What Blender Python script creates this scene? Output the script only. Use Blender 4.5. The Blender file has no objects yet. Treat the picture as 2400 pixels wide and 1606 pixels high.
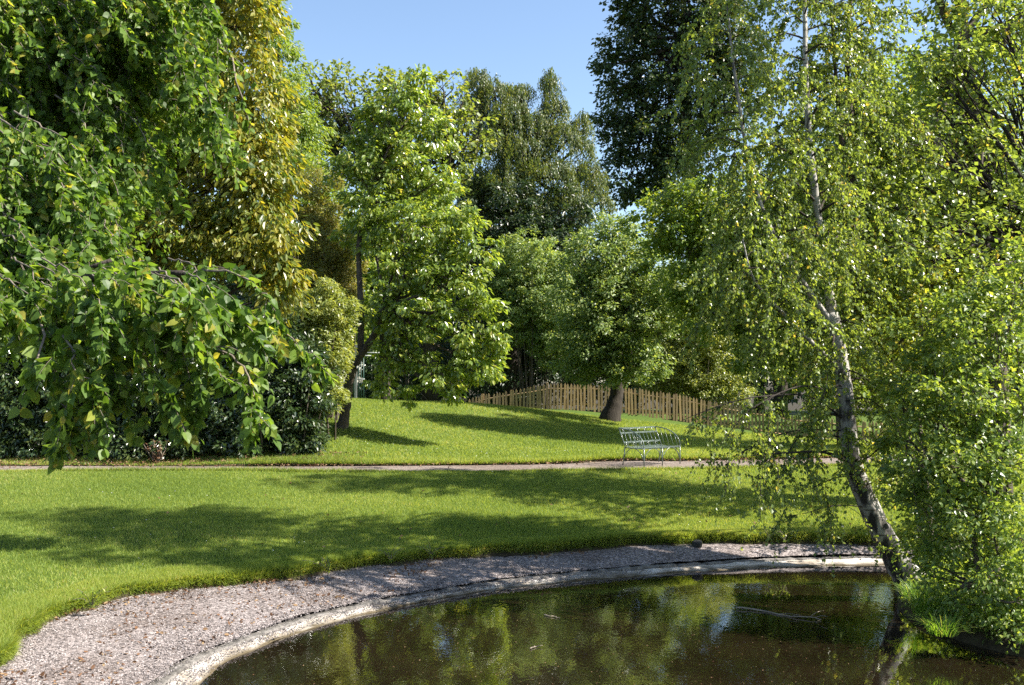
import bpy, math, random
import numpy as np

# ------------------------------------------------------------------ basics
S = bpy.context.scene
COL = S.collection
RNG = np.random.default_rng(7)
random.seed(7)
F = 2333.0            # focal length in photo pixels (2400 wide)
CZ = 3.0              # eye height above the water
PITCH = math.atan(87.0 / F)
SINP, COSP = math.sin(PITCH), math.cos(PITCH)

def ray(px, py):
    vx, vy = (px - 1200.0) / F, (803.0 - py) / F
    return np.array([vx, COSP - vy * SINP, SINP + vy * COSP])

def At(px, py, D):            # point seen at a photo pixel, D metres ahead
    d = ray(px, py)
    return np.array([0, 0, CZ]) + d * (D / d[1])

def On(px, py, z):            # point seen at a photo pixel on the plane z
    d = ray(px, py)
    return np.array([0, 0, CZ]) + d * ((z - CZ) / d[2])

def unit(v):
    v = np.asarray(v, float)
    return v / np.maximum(np.linalg.norm(v, axis=-1, keepdims=True), 1e-9)

def catmull(P, n):
    P = np.asarray(P, float)
    Q = np.vstack([2 * P[0] - P[1], P, 2 * P[-1] - P[-2]])
    out = []
    seg = len(P) - 1
    t = np.linspace(0, seg, n)
    i = np.minimum(t.astype(int), seg - 1)
    f = (t - i)[:, None]
    p0, p1, p2, p3 = Q[i], Q[i + 1], Q[i + 2], Q[i + 3]
    return 0.5 * (2 * p1 + (p2 - p0) * f + (2 * p0 - 5 * p1 + 4 * p2 - p3) * f ** 2 + (3 * p1 - p0 - 3 * p2 + p3) * f ** 3)

def resample(P, n):
    d = catmull(P, max(n * 4, 200))
    s = np.r_[0, np.cumsum(np.linalg.norm(np.diff(d, axis=0), axis=1))]
    t = np.linspace(0, s[-1], n)
    return np.stack([np.interp(t, s, d[:, k]) for k in range(d.shape[1])], 1)

def snoise(p, scale, seed=0):   # cheap smooth noise, about -1..1
    r = np.random.default_rng(1000 + seed)
    v = np.zeros(len(p))
    for k in range(7):
        w = r.normal(size=p.shape[1]) * scale * (0.6 + 0.35 * k)
        v += np.sin(p @ w + r.uniform(0, 6.28)) / (1 + 0.35 * k)
    return v / 3.2

# ------------------------------------------------------------------ objects
def tag(o, label=None, cat=None, group=None, kind=None):
    if label: o['label'] = label
    if cat: o['category'] = cat
    if group: o['group'] = group
    if kind: o['kind'] = kind
    return o

WPOS = {}
def empty(name, loc, label, cat, group=None):
    o = bpy.data.objects.new(name, None)
    COL.objects.link(o)
    o.location = [float(v) for v in loc]
    WPOS[o.name] = [float(v) for v in loc]
    return tag(o, label, cat, group)

def mesh_obj(name, V, faces, mats, parent=None, fmat=None, attr=None, smooth=False):
    """faces: list of (m,k) int arrays, all corners of one size in each"""
    me = bpy.data.meshes.new(name)
    V = np.asarray(V, np.float32)
    if parent is not None:
        V = V - np.array(WPOS[parent.name], np.float32)
    me.vertices.add(len(V))
    me.vertices.foreach_set('co', V.ravel())
    loops = np.concatenate([f.ravel() for f in faces]).astype(np.int32)
    starts, c = [], 0
    for f in faces:
        starts.append(c + np.arange(len(f)) * f.shape[1]); c += f.size
    me.loops.add(len(loops))
    me.loops.foreach_set('vertex_index', loops)
    starts = np.concatenate(starts).astype(np.int32)
    me.polygons.add(len(starts))
    me.polygons.foreach_set('loop_start', starts)
    if fmat is not None:
        me.polygons.foreach_set('material_index', np.asarray(fmat, np.int32))
    me.update(calc_edges=True)
    me.polygons.foreach_set('use_smooth', np.full(len(starts), bool(smooth)))
    if attr is not None:
        a = me.attributes.new('rnd', 'FLOAT', 'POINT')
        a.data.foreach_set('value', np.asarray(attr, np.float32))
    for m in (mats if isinstance(mats, (list, tuple)) else [mats]):
        me.materials.append(m)
    o = bpy.data.objects.new(name, me)
    COL.objects.link(o)
    if parent is not None:
        o.parent = parent
    WPOS[o.name] = WPOS[parent.name] if parent is not None else [0, 0, 0]
    return o

class MB:
    """collects tubes and boxes into one mesh"""
    def __init__(s): s.V, s.Q, s.n = [], [], 0
    def add(s, v, q):
        s.V.append(np.asarray(v, float)); s.Q.append(np.asarray(q, int) + s.n); s.n += len(v)
    def tube(s, P, R, k=5, wob=0.0, cap=True):
        P = np.asarray(P, float); n = len(P)
        R = np.broadcast_to(np.asarray(R, float), (n,))
        T = unit(np.gradient(P, axis=0))
        ref = np.where(np.abs(T[:, 2:3]) > 0.9, [[1., 0, 0]], [[0, 0, 1.]])
        U = unit(np.cross(T, ref)); W = np.cross(T, U)
        a = np.arange(k) * 2 * math.pi / k
        rr = R[:, None] * (1 + (wob * RNG.normal(size=(n, k)) if wob else 0))
        v = P[:, None] + rr[..., None] * (np.cos(a)[None, :, None] * U[:, None] + np.sin(a)[None, :, None] * W[:, None])
        i, j = np.meshgrid(np.arange(n - 1), np.arange(k), indexing='ij')
        q = np.stack([i * k + j, i * k + (j + 1) % k, (i + 1) * k + (j + 1) % k, (i + 1) * k + j], -1).reshape(-1, 4)
        v = v.reshape(-1, 3)
        if cap:
            if k == 4:
                q = np.vstack([q, [[3, 2, 1, 0]], [[(n - 1) * k, (n - 1) * k + 1, (n - 1) * k + 2, (n - 1) * k + 3]]])
            else:
                v = np.vstack([v, P[:1], P[-1:]])
                c0, c1 = n * k, n * k + 1
                e = np.arange(k)
                s.add(v, q); b = s.n - len(v)
                s.tri = getattr(s, 'tri', [])
                s.tri.append(np.stack([(e + 1) % k + b, e + b, np.full(k, c0 + b)], -1))
                s.tri.append(np.stack([(n - 1) * k + e + b, (n - 1) * k + (e + 1) % k + b, np.full(k, c1 + b)], -1))
                return
        s.add(v, q)
    def box(s, c, sx, sy, sz, ax=(1, 0, 0), ay=(0, 1, 0), az=(0, 0, 1)):
        c, ax, ay, az = map(lambda t: np.asarray(t, float), (c, ax, ay, az))
        v = [c + ax * sx * i + ay * sy * j + az * sz * k for k in (-.5, .5) for j in (-.5, .5) for i in (-.5, .5)]
        s.add(v, [[0, 2, 3, 1], [4, 5, 7, 6], [0, 1, 5, 4], [2, 6, 7, 3], [0, 4, 6, 2], [1, 3, 7, 5]])
    def build(s, name, mat, parent=None, smooth=True):
        V = np.vstack(s.V); fs = [np.vstack(s.Q)]
        if getattr(s, 'tri', None): fs.append(np.vstack(s.tri))
        return mesh_obj(name, V, fs, mat, parent, smooth=smooth)

# ------------------------------------------------------------------ materials
def newmat(name):
    m = bpy.data.materials.new(name); m.use_nodes = True
    nt = m.node_tree; nt.nodes.clear()
    return m, nt, nt.nodes, nt.links

def ramp(nd, stops):
    r = nd.new('ShaderNodeValToRGB')
    el = r.color_ramp.elements
    while len(el) < len(stops): el.new(0.5)
    for e, (p, c) in zip(el, stops):
        e.position = p; e.color = (*c, 1)
    return r

def leaf_mat(name, stops, trans_gain=(1.9, 1.75, 0.7), trans=0.45, rough=0.38, spec=0.45):
    m, nt, nd, lk = newmat(name)
    at = nd.new('ShaderNodeAttribute'); at.attribute_name = 'rnd'
    hue = 1.0 if name in ('daisy_petals', 'pebbles', 'fallen_leaves', 'golden_leaves', 'brownish_leaves') else (1.0 if 'blades' in name else 1.22)
    gn = 1.0 if name in ('daisy_petals', 'pebbles', 'fallen_leaves') else (2.35 if 'blades' in name else 1.3 if name in ('laurel_leaves', 'dark_leaves', 'tall_dark_leaves') else 1.65 if name == 'lime_leaves' else 1.75 if name == 'birch_leaves' else 1.95)
    stops = [(p_, (min(.9, c_[0] * gn * hue), min(.9, c_[1] * gn), min(.9, c_[2] * gn))) for p_, c_ in stops]
    r = ramp(nd, stops); lk.new(at.outputs['Fac'], r.inputs[0])
    p = nd.new('ShaderNodeBsdfPrincipled')
    p.inputs['Roughness'].default_value = rough
    p.inputs['Specular IOR Level'].default_value = spec
    lk.new(r.outputs[0], p.inputs['Base Color'])
    g = nd.new('ShaderNodeMix'); g.data_type = 'RGBA'; g.blend_type = 'MULTIPLY'
    g.inputs[0].default_value = 1.0
    lk.new(r.outputs[0], g.inputs[6]); g.inputs[7].default_value = (*[q * 1.45 for q in trans_gain], 1)
    g.clamp_result = False
    t = nd.new('ShaderNodeBsdfTranslucent'); lk.new(g.outputs[2], t.inputs['Color'])
    mx = nd.new('ShaderNodeMixShader'); mx.inputs[0].default_value = trans
    lk.new(p.outputs[0], mx.inputs[1]); lk.new(t.outputs[0], mx.inputs[2])
    o = nd.new('ShaderNodeOutputMaterial'); lk.new(mx.outputs[0], o.inputs[0])
    return m

def noise_mat(name, stops, scale=6, detail=6, rough=0.9, bump=0.3, bscale=None, dist=0.02, stretch=(1, 1, 1), spec=0.2, metal=0.0, contrast=None):
    m, nt, nd, lk = newmat(name)
    tc = nd.new('ShaderNodeTexCoord'); mp = nd.new('ShaderNodeMapping'); mp.inputs['Scale'].default_value = stretch
    lk.new(tc.outputs['Object'], mp.inputs[0])
    n = nd.new('ShaderNodeTexNoise'); n.inputs['Scale'].default_value = scale; n.inputs['Detail'].default_value = detail
    n.inputs['Roughness'].default_value = 0.65
    lk.new(mp.outputs[0], n.inputs['Vector'])
    r = ramp(nd, stops); lk.new(n.outputs[0], r.inputs[0])
    n2 = nd.new('ShaderNodeTexNoise'); n2.inputs['Scale'].default_value = bscale or scale * 3; n2.inputs['Detail'].default_value = 5
    lk.new(mp.outputs[0], n2.inputs['Vector'])
    b = nd.new('ShaderNodeBump'); b.inputs['Strength'].default_value = bump; b.inputs['Distance'].default_value = dist
    lk.new(n2.outputs[0], b.inputs['Height'])
    p = nd.new('ShaderNodeBsdfPrincipled'); p.inputs['Roughness'].default_value = rough
    p.inputs['Specular IOR Level'].default_value = spec; p.inputs['Metallic'].default_value = metal
    lk.new(r.outputs[0], p.inputs['Base Color']); lk.new(b.outputs[0], p.inputs['Normal'])
    o = nd.new('ShaderNodeOutputMaterial'); lk.new(p.outputs[0], o.inputs[0])
    return m

M = {}
# leaves (linear base colours; stops follow the per-leaf random value)
M['lime'] = leaf_mat('lime_leaves', [(0, (.022, .055, .010)), (.5, (.046, .098, .016)), (.9, (.080, .140, .024)), (1, (.14, .16, .03))], trans=.42, rough=.45, spec=.28)
M['gold'] = leaf_mat('golden_leaves', [(0, (.026, .052, .012)), (.3, (.066, .088, .016)), (.55, (.108, .116, .020)), (.85, (.165, .145, .024)), (1, (.11, .13, .035))], (1.6, 1.4, .5), trans=.42, rough=.33, spec=.55)
M['oak'] = leaf_mat('oak_leaves', [(0, (.034, .070, .014)), (.5, (.066, .115, .022)), (.9, (.110, .155, .032)), (1, (.15, .17, .05))], trans=.42, rough=.30, spec=.9)
M['mid'] = leaf_mat('mid_green_leaves', [(0, (.035, .070, .012)), (.5, (.060, .110, .018)), (1, (.11, .145, .022))], trans=.38, rough=.42)
M['syc'] = leaf_mat('sycamore_leaves', [(0, (.034, .060, .014)), (.5, (.058, .095, .022)), (1, (.09, .115, .034))], trans=.4, rough=.42)
M['brown'] = leaf_mat('brownish_leaves', [(0, (.045, .060, .014)), (.5, (.088, .092, .022)), (1, (.13, .10, .030))], trans=.35, rough=.5)
M['pale'] = leaf_mat('pale_shrub_leaves', [(0, (.050, .080, .022)), (.5, (.085, .125, .035)), (1, (.13, .16, .05))], trans=.34, rough=.36, spec=.55)
M['laurel'] = leaf_mat('laurel_leaves', [(0, (.014, .034, .012)), (.5, (.026, .055, .018)), (1, (.055, .085, .025))], (1.4, 1.5, .6), trans=.2, rough=.24, spec=.75)
M['holly'] = leaf_mat('dark_leaves', [(0, (.012, .030, .014)), (.5, (.022, .048, .020)), (1, (.045, .065, .022))], (1.4, 1.5, .6), trans=.22, rough=.36, spec=.5)
M['weep'] = leaf_mat('weeping_birch_leaves', [(0, (.022, .044, .014)), (.5, (.040, .068, .022)), (1, (.076, .095, .030))], trans=.35, rough=.42)
M['apple'] = leaf_mat('blue_green_leaves', [(0, (.038, .072, .024)), (.5, (.066, .118, .040)), (1, (.13, .175, .055))], trans=.34, rough=.42)
M['dark'] = leaf_mat('tall_dark_leaves', [(0, (.014, .036, .012)), (.5, (.026, .058, .016)), (1, (.06, .075, .014))], trans=.3, rough=.4)
M['birch'] = leaf_mat('birch_leaves', [(0, (.040, .075, .018)), (.5, (.066, .112, .028)), (.9, (.100, .148, .036)), (1, (.18, .17, .04))], trans=.42, rough=.32, spec=.55)
M['alder'] = leaf_mat('alder_leaves', [(0, (.030, .062, .016)), (.5, (.058, .104, .024)), (1, (.11, .155, .034))], trans=.42, rough=.34, spec=.5)
M['willow'] = leaf_mat('yellow_green_leaves', [(0, (.050, .085, .014)), (.5, (.090, .130, .020)), (1, (.17, .17, .03))], trans=.45, rough=.36, spec=.5)
M['grass'] = leaf_mat('grass_blades', [(0, (.044, .068, .012)), (.5, (.088, .118, .024)), (.85, (.140, .155, .042)), (1, (.21, .185, .09))], (1.7, 1.5, .6), trans=.4, rough=.5, spec=.25)
M['tuss'] = leaf_mat('tussock_blades', [(0, (.035, .075, .010)), (.7, (.070, .125, .016)), (1, (.15, .16, .05))], (1.7, 1.5, .6), trans=.4, rough=.42, spec=.4)
M['dead'] = leaf_mat('fallen_leaves', [(0, (.07, .035, .02)), (.6, (.16, .085, .045)), (1, (.28, .20, .11))], (1, .8, .5), trans=.15, rough=.7, spec=.2)
M['daisy'] = leaf_mat('daisy_petals', [(0, (.75, .75, .7)), (1, (.85, .85, .82))], (1, 1, 1), trans=.2, rough=.6, spec=.2)
# bark and hard things
M['bark'] = noise_mat('grey_bark', [(.3, (.045, .036, .028)), (.7, (.14, .115, .09))], 14, stretch=(1, 1, .25), bump=.8)
M['barkdark'] = noise_mat('dark_bark', [(.3, (.022, .018, .015)), (.7, (.07, .058, .048))], 12, stretch=(1, 1, .25), bump=.9)
M['barkpale'] = noise_mat('pale_bark', [(.3, (.14, .11, .085)), (.7, (.33, .28, .23))], 12, stretch=(1, 1, .3), bump=.8)
M['twig'] = noise_mat('twig_bark', [(.3, (.10, .085, .065)), (.7, (.24, .20, .16))], 20, bump=.2)
M['wood'] = noise_mat('fence_wood', [(.3, (.30, .21, .11)), (.7, (.48, .35, .20))], 5, stretch=(2, 2, .3), bump=.2, rough=.75)
def vary(m):       # each board weathers a little differently
    nt = m.node_tree; nd, lk = nt.nodes, nt.links
    p = [n for n in nd if n.type == 'BSDF_PRINCIPLED'][0]; src = p.inputs['Base Color'].links[0].from_socket
    oi = nd.new('ShaderNodeObjectInfo'); r = ramp(nd, [(0, (.62, .62, .66)), (.5, (.9, .88, .85)), (1, (1.1, 1.02, .92))]); lk.new(oi.outputs['Random'], r.inputs[0])
    mu = nd.new('ShaderNodeMix'); mu.data_type = 'RGBA'; mu.blend_type = 'MULTIPLY'; mu.inputs[0].default_value = 1
    lk.new(src, mu.inputs[6]); lk.new(r.outputs[0], mu.inputs[7]); lk.new(mu.outputs[2], p.inputs['Base Color'])
vary(M['wood'])
M['iron'] = noise_mat('bench_paint', [(.35, (.035, .06, .05)), (.62, (.14, .175, .16))], 30, bump=.15, rough=.25, spec=.8)
M['greenmetal'] = noise_mat('green_paint', [(.3, (.018, .055, .04)), (.7, (.035, .09, .065))], 20, bump=.1, rough=.4, spec=.5)
M['palemetal'] = noise_mat('pale_paint', [(.3, (.14, .16, .15)), (.7, (.26, .28, .27))], 20, bump=.1, rough=.4, spec=.5)
M['stone'] = noise_mat('kerb_stone', [(.3, (.06, .055, .05)), (.5, (.16, .148, .135)), (.75, (.31, .29, .27))], 7, bump=.9, dist=.03)
M['rock'] = noise_mat('dark_stone', [(.3, (.02, .022, .02)), (.7, (.06, .06, .055))], 12, bump=.6)
M['soil'] = noise_mat('dark_soil', [(.3, (.020, .016, .010)), (.55, (.05, .04, .024)), (.75, (.045, .065, .02))], 5, bump=.9, dist=.05)

def birch_bark():
    m, nt, nd, lk = newmat('birch_bark')
    tc = nd.new('ShaderNodeTexCoord')
    mp = nd.new('ShaderNodeMapping'); mp.inputs['Scale'].default_value = (1, 1, .38); lk.new(tc.outputs['Object'], mp.inputs[0])
    n = nd.new('ShaderNodeTexNoise'); n.inputs['Scale'].default_value = 10; n.inputs['Detail'].default_value = 5; lk.new(mp.outputs[0], n.inputs[0])
    sx = nd.new('ShaderNodeSeparateXYZ'); lk.new(tc.outputs['Object'], sx.inputs[0])
    mr = nd.new('ShaderNodeMapRange'); lk.new(sx.outputs[2], mr.inputs[0])
    mr.inputs[1].default_value = 0; mr.inputs[2].default_value = 3.0; mr.inputs[3].default_value = -.03; mr.inputs[4].default_value = .13
    ad = nd.new('ShaderNodeMath'); ad.operation = 'ADD'; lk.new(n.outputs[0], ad.inputs[0]); lk.new(mr.outputs[0], ad.inputs[1])
    r1 = ramp(nd, [(.44, (.022, .020, .018)), (.51, (.10, .09, .08)), (.58, (.27, .25, .225)), (.8, (.43, .405, .37))]); lk.new(ad.outputs[0], r1.inputs[0])
    mp2 = nd.new('ShaderNodeMapping'); mp2.inputs['Scale'].default_value = (1, 1, 7); lk.new(tc.outputs['Object'], mp2.inputs[0])
    n2 = nd.new('ShaderNodeTexNoise'); n2.inputs['Scale'].default_value = 5; n2.inputs['Detail'].default_value = 3; lk.new(mp2.outputs[0], n2.inputs[0])
    r2 = ramp(nd, [(.34, (.25, .22, .2)), (.42, (1, 1, 1))]); lk.new(n2.outputs[0], r2.inputs[0])
    mu = nd.new('ShaderNodeMix'); mu.data_type = 'RGBA'; mu.blend_type = 'MULTIPLY'; mu.inputs[0].default_value = 1
    lk.new(r1.outputs[0], mu.inputs[6]); lk.new(r2.outputs[0], mu.inputs[7])
    b = nd.new('ShaderNodeBump'); b.inputs['Strength'].default_value = .8; b.inputs['Distance'].default_value = .03; lk.new(ad.outputs[0], b.inputs['Height'])
    p = nd.new('ShaderNodeBsdfPrincipled'); p.inputs['Roughness'].default_value = .7; p.inputs['Specular IOR Level'].default_value = .3
    lk.new(mu.outputs[2], p.inputs['Base Color']); lk.new(b.outputs[0], p.inputs['Normal'])
    o = nd.new('ShaderNodeOutputMaterial'); lk.new(p.outputs[0], o.inputs[0])
    return m
M['birchbark'] = birch_bark()

def ground_mat(name, fine, fine_scale, big, big_scale, bump=.6, dist=.015, vor=False, rough=.95):
    """fine grain colour multiplied by large soft patches"""
    m, nt, nd, lk = newmat(name)
    tc = nd.new('ShaderNodeTexCoord')
    if vor:
        a = nd.new('ShaderNodeTexVoronoi'); a.inputs['Scale'].default_value = fine_scale
        lk.new(tc.outputs['Object'], a.inputs['Vector'])
        sep = nd.new('ShaderNodeSeparateColor'); lk.new(a.outputs['Color'], sep.inputs[0])
        fac, hgt = sep.outputs[0], a.outputs['Distance']
    else:
        a = nd.new('ShaderNodeTexNoise'); a.inputs['Scale'].default_value = fine_scale; a.inputs['Detail'].default_value = 8
        a.inputs['Roughness'].default_value = .7
        lk.new(tc.outputs['Object'], a.inputs['Vector'])
        fac, hgt = a.outputs[0], a.outputs[0]
    r = ramp(nd, fine); lk.new(fac, r.inputs[0])
    n = nd.new('ShaderNodeTexNoise'); n.inputs['Scale'].default_value = big_scale; n.inputs['Detail'].default_value = 5
    lk.new(tc.outputs['Object'], n.inputs['Vector'])
    r2 = ramp(nd, big); lk.new(n.outputs[0], r2.inputs[0])
    mu = nd.new('ShaderNodeMix'); mu.data_type = 'RGBA'; mu.blend_type = 'MULTIPLY'; mu.inputs[0].default_value = 1
    lk.new(r.outputs[0], mu.inputs[6]); lk.new(r2.outputs[0], mu.inputs[7])
    b = nd.new('ShaderNodeBump'); b.inputs['Strength'].default_value = bump; b.inputs['Distance'].default_value = dist
    if vor: b.invert = True
    lk.new(hgt, b.inputs['Height'])
    p = nd.new('ShaderNodeBsdfPrincipled'); p.inputs['Roughness'].default_value = rough; p.inputs['Specular IOR Level'].default_value = .15
    lk.new(mu.outputs[2], p.inputs['Base Color']); lk.new(b.outputs[0], p.inputs['Normal'])
    o = nd.new('ShaderNodeOutputMaterial'); lk.new(p.outputs[0], o.inputs[0])
    return m
M['gravel'] = ground_mat('gravel', [(0, (.05, .045, .045)), (.35, (.165, .145, .14)), (.8, (.29, .255, .25)), (1, (.46, .42, .41))], 48, [(.32, (.62, .57, .53)), (.5, (.92, .89, .87)), (.7, (1, .98, .97))], 1.1, .8, .012, vor=True)
M['path'] = ground_mat('path_gravel', [(0, (.10, .08, .07)), (.5, (.22, .18, .155)), (1, (.34, .29, .26))], 40, [(.3, (.7, .65, .6)), (.7, (1, 1, 1))], .6, .7, .015, vor=True)
M['lawn'] = ground_mat('lawn_turf', [(.3, (.040, .070, .012)), (.6, (.085, .130, .022)), (.8, (.14, .15, .045))], 30, [(.3, (.75, .85, .7)), (.7, (1.1, 1.05, 1))], .35, .8, .03)
M['rim'] = ground_mat('pale_concrete', [(.30, (.20, .18, .15)), (.44, (.48, .45, .41)), (.60, (.64, .61, .58)), (.8, (.76, .74, .71))], 7, [(.34, (.50, .45, .38)), (.52, (.92, .88, .84)), (.7, (1, 1, 1))], 2.2, .9, .04)
M['bed'] = ground_mat('pond_bed', [(.3, (.20, .135, .08)), (.7, (.40, .29, .185))], 4, [(.3, (.7, .7, .7)), (.7, (1.1, 1.1, 1.1))], .5, .4, .03)
def depth_fade(m):      # sandy margin; bed darkened with depth, standing in for light the water absorbs
    nt = m.node_tree; nd, lk = nt.nodes, nt.links
    p = [n for n in nd if n.type == 'BSDF_PRINCIPLED'][0]; src = p.inputs['Base Color'].links[0].from_socket
    tc = nd.new('ShaderNodeTexCoord'); sx = nd.new('ShaderNodeSeparateXYZ'); lk.new(tc.outputs['Object'], sx.inputs[0])
    r = nd.new('ShaderNodeMapRange'); lk.new(sx.outputs[2], r.inputs[0]); r.inputs[1].default_value = -.60; r.inputs[2].default_value = -.16; r.inputs[3].default_value = .10; r.inputs[4].default_value = 1
    mu = nd.new('ShaderNodeMix'); mu.data_type = 'RGBA'; mu.blend_type = 'MIX'; lk.new(r.outputs[0], mu.inputs[0]); mu.inputs[6].default_value = (.03, .022, .014, 1); lk.new(src, mu.inputs[7])
    lk.new(mu.outputs[2], p.inputs['Base Color'])
depth_fade(M['bed'])

def stain(m):      # damp dark band just above the waterline
    nt = m.node_tree; nd, lk = nt.nodes, nt.links
    p = [n for n in nd if n.type == 'BSDF_PRINCIPLED'][0]; src = p.inputs['Base Color'].links[0].from_socket
    tc = nd.new('ShaderNodeTexCoord'); sx = nd.new('ShaderNodeSeparateXYZ'); lk.new(tc.outputs['Object'], sx.inputs[0])
    n = nd.new('ShaderNodeTexNoise'); n.inputs['Scale'].default_value = 3.5; n.inputs['Detail'].default_value = 6; lk.new(tc.outputs['Object'], n.inputs[0])
    ma = nd.new('ShaderNodeMath'); ma.operation = 'MULTIPLY_ADD'; lk.new(n.outputs[0], ma.inputs[0]); ma.inputs[1].default_value = -.07; lk.new(sx.outputs[2], ma.inputs[2])
    r = nd.new('ShaderNodeMapRange'); lk.new(ma.outputs[0], r.inputs[0]); r.inputs[1].default_value = -.03; r.inputs[2].default_value = .0
    mu = nd.new('ShaderNodeMix'); mu.data_type = 'RGBA'; lk.new(r.outputs[0], mu.inputs[0]); mu.inputs[6].default_value = (.10, .08, .05, 1); lk.new(src, mu.inputs[7])
    lk.new(mu.outputs[2], p.inputs['Base Color'])
stain(M['rim'])

def water_mat():
    m, nt, nd, lk = newmat('pond_water')
    tc = nd.new('ShaderNodeTexCoord')
    mp = nd.new('ShaderNodeMapping'); mp.inputs['Scale'].default_value = (1.6, .7, 1); lk.new(tc.outputs['Object'], mp.inputs[0])
    n = nd.new('ShaderNodeTexNoise'); n.inputs['Scale'].default_value = 3.2; n.inputs['Detail'].default_value = 3; lk.new(mp.outputs[0], n.inputs[0])
    n3 = nd.new('ShaderNodeTexNoise'); n3.inputs['Scale'].default_value = 16; n3.inputs['Detail'].default_value = 2; lk.new(mp.outputs[0], n3.inputs[0])
    b = nd.new('ShaderNodeBump'); b.inputs['Strength'].default_value = .03; b.inputs['Distance'].default_value = .05; lk.new(n.outputs[0], b.inputs['Height'])
    b2 = nd.new('ShaderNodeBump'); b2.inputs['Strength'].default_value = .055; b2.inputs['Distance'].default_value = .01; lk.new(n3.outputs[0], b2.inputs['Height']); lk.new(b.outputs[0], b2.inputs['Normal'])
    fr = nd.new('ShaderNodeFresnel'); fr.inputs['IOR'].default_value = 1.62
    lk.new(b2.outputs[0], fr.inputs['Normal'])
    gl = nd.new('ShaderNodeBsdfGlossy'); gl.inputs['Roughness'].default_value = .004; lk.new(b2.outputs[0], gl.inputs['Normal'])
    tr = nd.new('ShaderNodeBsdfTransparent'); tr.inputs[0].default_value = (.88, .76, .58, 1)
    df = nd.new('ShaderNodeBsdfDiffuse')
    n2 = nd.new('ShaderNodeTexNoise'); n2.inputs['Scale'].default_value = .9; n2.inputs['Detail'].default_value = 6; lk.new(tc.outputs['Object'], n2.inputs[0])
    r = ramp(nd, [(.3, (.018, .013, .007)), (.7, (.046, .031, .016))]); lk.new(n2.outputs[0], r.inputs[0]); lk.new(r.outputs[0], df.inputs[0])
    mx = nd.new('ShaderNodeMixShader'); mx.inputs[0].default_value = .40; lk.new(tr.outputs[0], mx.inputs[1]); lk.new(df.outputs[0], mx.inputs[2])
    mx2 = nd.new('ShaderNodeMixShader'); ma = nd.new('ShaderNodeMath'); ma.operation = 'MULTIPLY_ADD'; ma.use_clamp = True; ma.inputs[1].default_value = 1.5; ma.inputs[2].default_value = .09; lk.new(fr.outputs[0], ma.inputs[0]); lk.new(ma.outputs[0], mx2.inputs[0]); lk.new(mx.outputs[0], mx2.inputs[1]); lk.new(gl.outputs[0], mx2.inputs[2])
    o = nd.new('ShaderNodeOutputMaterial'); lk.new(mx2.outputs[0], o.inputs[0])
    return m
M['water'] = water_mat()

# ------------------------------------------------------------------ leaves
def leaf_arrays(P, A, N, L, W, shape, rnd):
    """verts, faces for leaves with base P, axis A, normal N, length L, width W"""
    A = unit(A); Sd = unit(np.cross(A, N)); N = np.cross(Sd, A)
    n = len(P)
    fold = RNG.uniform(.05, .35, n); curl = RNG.uniform(-.05, .3, n)
    if shape == 'tri':
        tmpl = [(0, -.5, 0), (0, .5, 0), (1, 0, 0)]; faces = [[0, 1, 2]]
    elif shape == 'diamond':
        tmpl = [(0, 0, 0), (.42, .5, 1), (1, 0, 0), (.42, -.5, 1)]; faces = [[0, 1, 2], [0, 2, 3]]
    elif shape == 'oval':
        tmpl = [(0, 0, 0), (.22, .40, 1), (.62, .46, 1), (1, 0, 0), (.62, -.46, 1), (.22, -.40, 1)]; faces = [[0, 1, 2, 3], [0, 3, 4, 5]]
    elif shape == 'heart':
        tmpl = [(0, 0, 0), (-.06, .28, .8), (.2, .52, 1), (.52, .47, .9), (.8, .22, .5), (1.05, 0, 0), (.8, -.22, .5), (.52, -.47, .9), (.2, -.52, 1), (-.06, -.28, .8), (.5, 0, 0)]
        faces = [[0, 1, 2, 10], [10, 2, 3, 4], [10, 4, 5, 5], [0, 10, 8, 9], [10, 6, 7, 8], [10, 5, 6, 6]]
    k = len(tmpl)
    V = np.empty((n, k, 3))
    for j, (a, b, c) in enumerate(tmpl):
        h = (c * fold * abs(b) * W - curl * a * a * L)
        V[:, j] = P + A * (a * L)[:, None] + Sd * (b * W)[:, None] + N * h[:, None]
    base = (np.arange(n) * k)[:, None]
    if shape == 'heart':
        q = np.array([f for f in faces if len(set(f)) == 4]); t = np.array([[10, 4, 5], [10, 5, 6]])
        fs = [(base[:, None] + q[None]).reshape(-1, 4), (base[:, None] + t[None]).reshape(-1, 3)]
    else:
        q = np.array(faces)
        fs = [(base[:, None] + q[None]).reshape(-1, q.shape[1])]
    return V.reshape(-1, 3), fs, np.repeat(rnd, k)

class Leaves:
    def __init__(s): s.P, s.A, s.N, s.L, s.r = [], [], [], [], []
    def add(s, P, A, N, L, r):
        s.P.append(P); s.A.append(A); s.N.append(N); s.L.append(L); s.r.append(r)
    def build(s, name, mat, parent, shape='diamond', ratio=.5):
        P, A, N, L, r = (np.concatenate(x) for x in (s.P, s.A, s.N, s.L, s.r))
        V, fs, a = leaf_arrays(P, A, N, L, L * ratio * RNG.uniform(.8, 1.2, len(L)), shape, r)
        return mesh_obj(name, V, fs, mat, parent, attr=a)

UP = np.array([0, 0, 1.])
def rdir(n): return unit(RNG.normal(size=(n, 3)))

def lobe_w(lobes, dscale=.9):
    out = []
    for l in lobes:
        px, py, D, rx, ry = l[:5]
        a, c = rx * D / F, ry * D / F
        b = l[5] if len(l) > 5 else dscale * (a + c) / 2
        out.append((At(px, py, D), np.array([a, b, c])))
    return out

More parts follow.
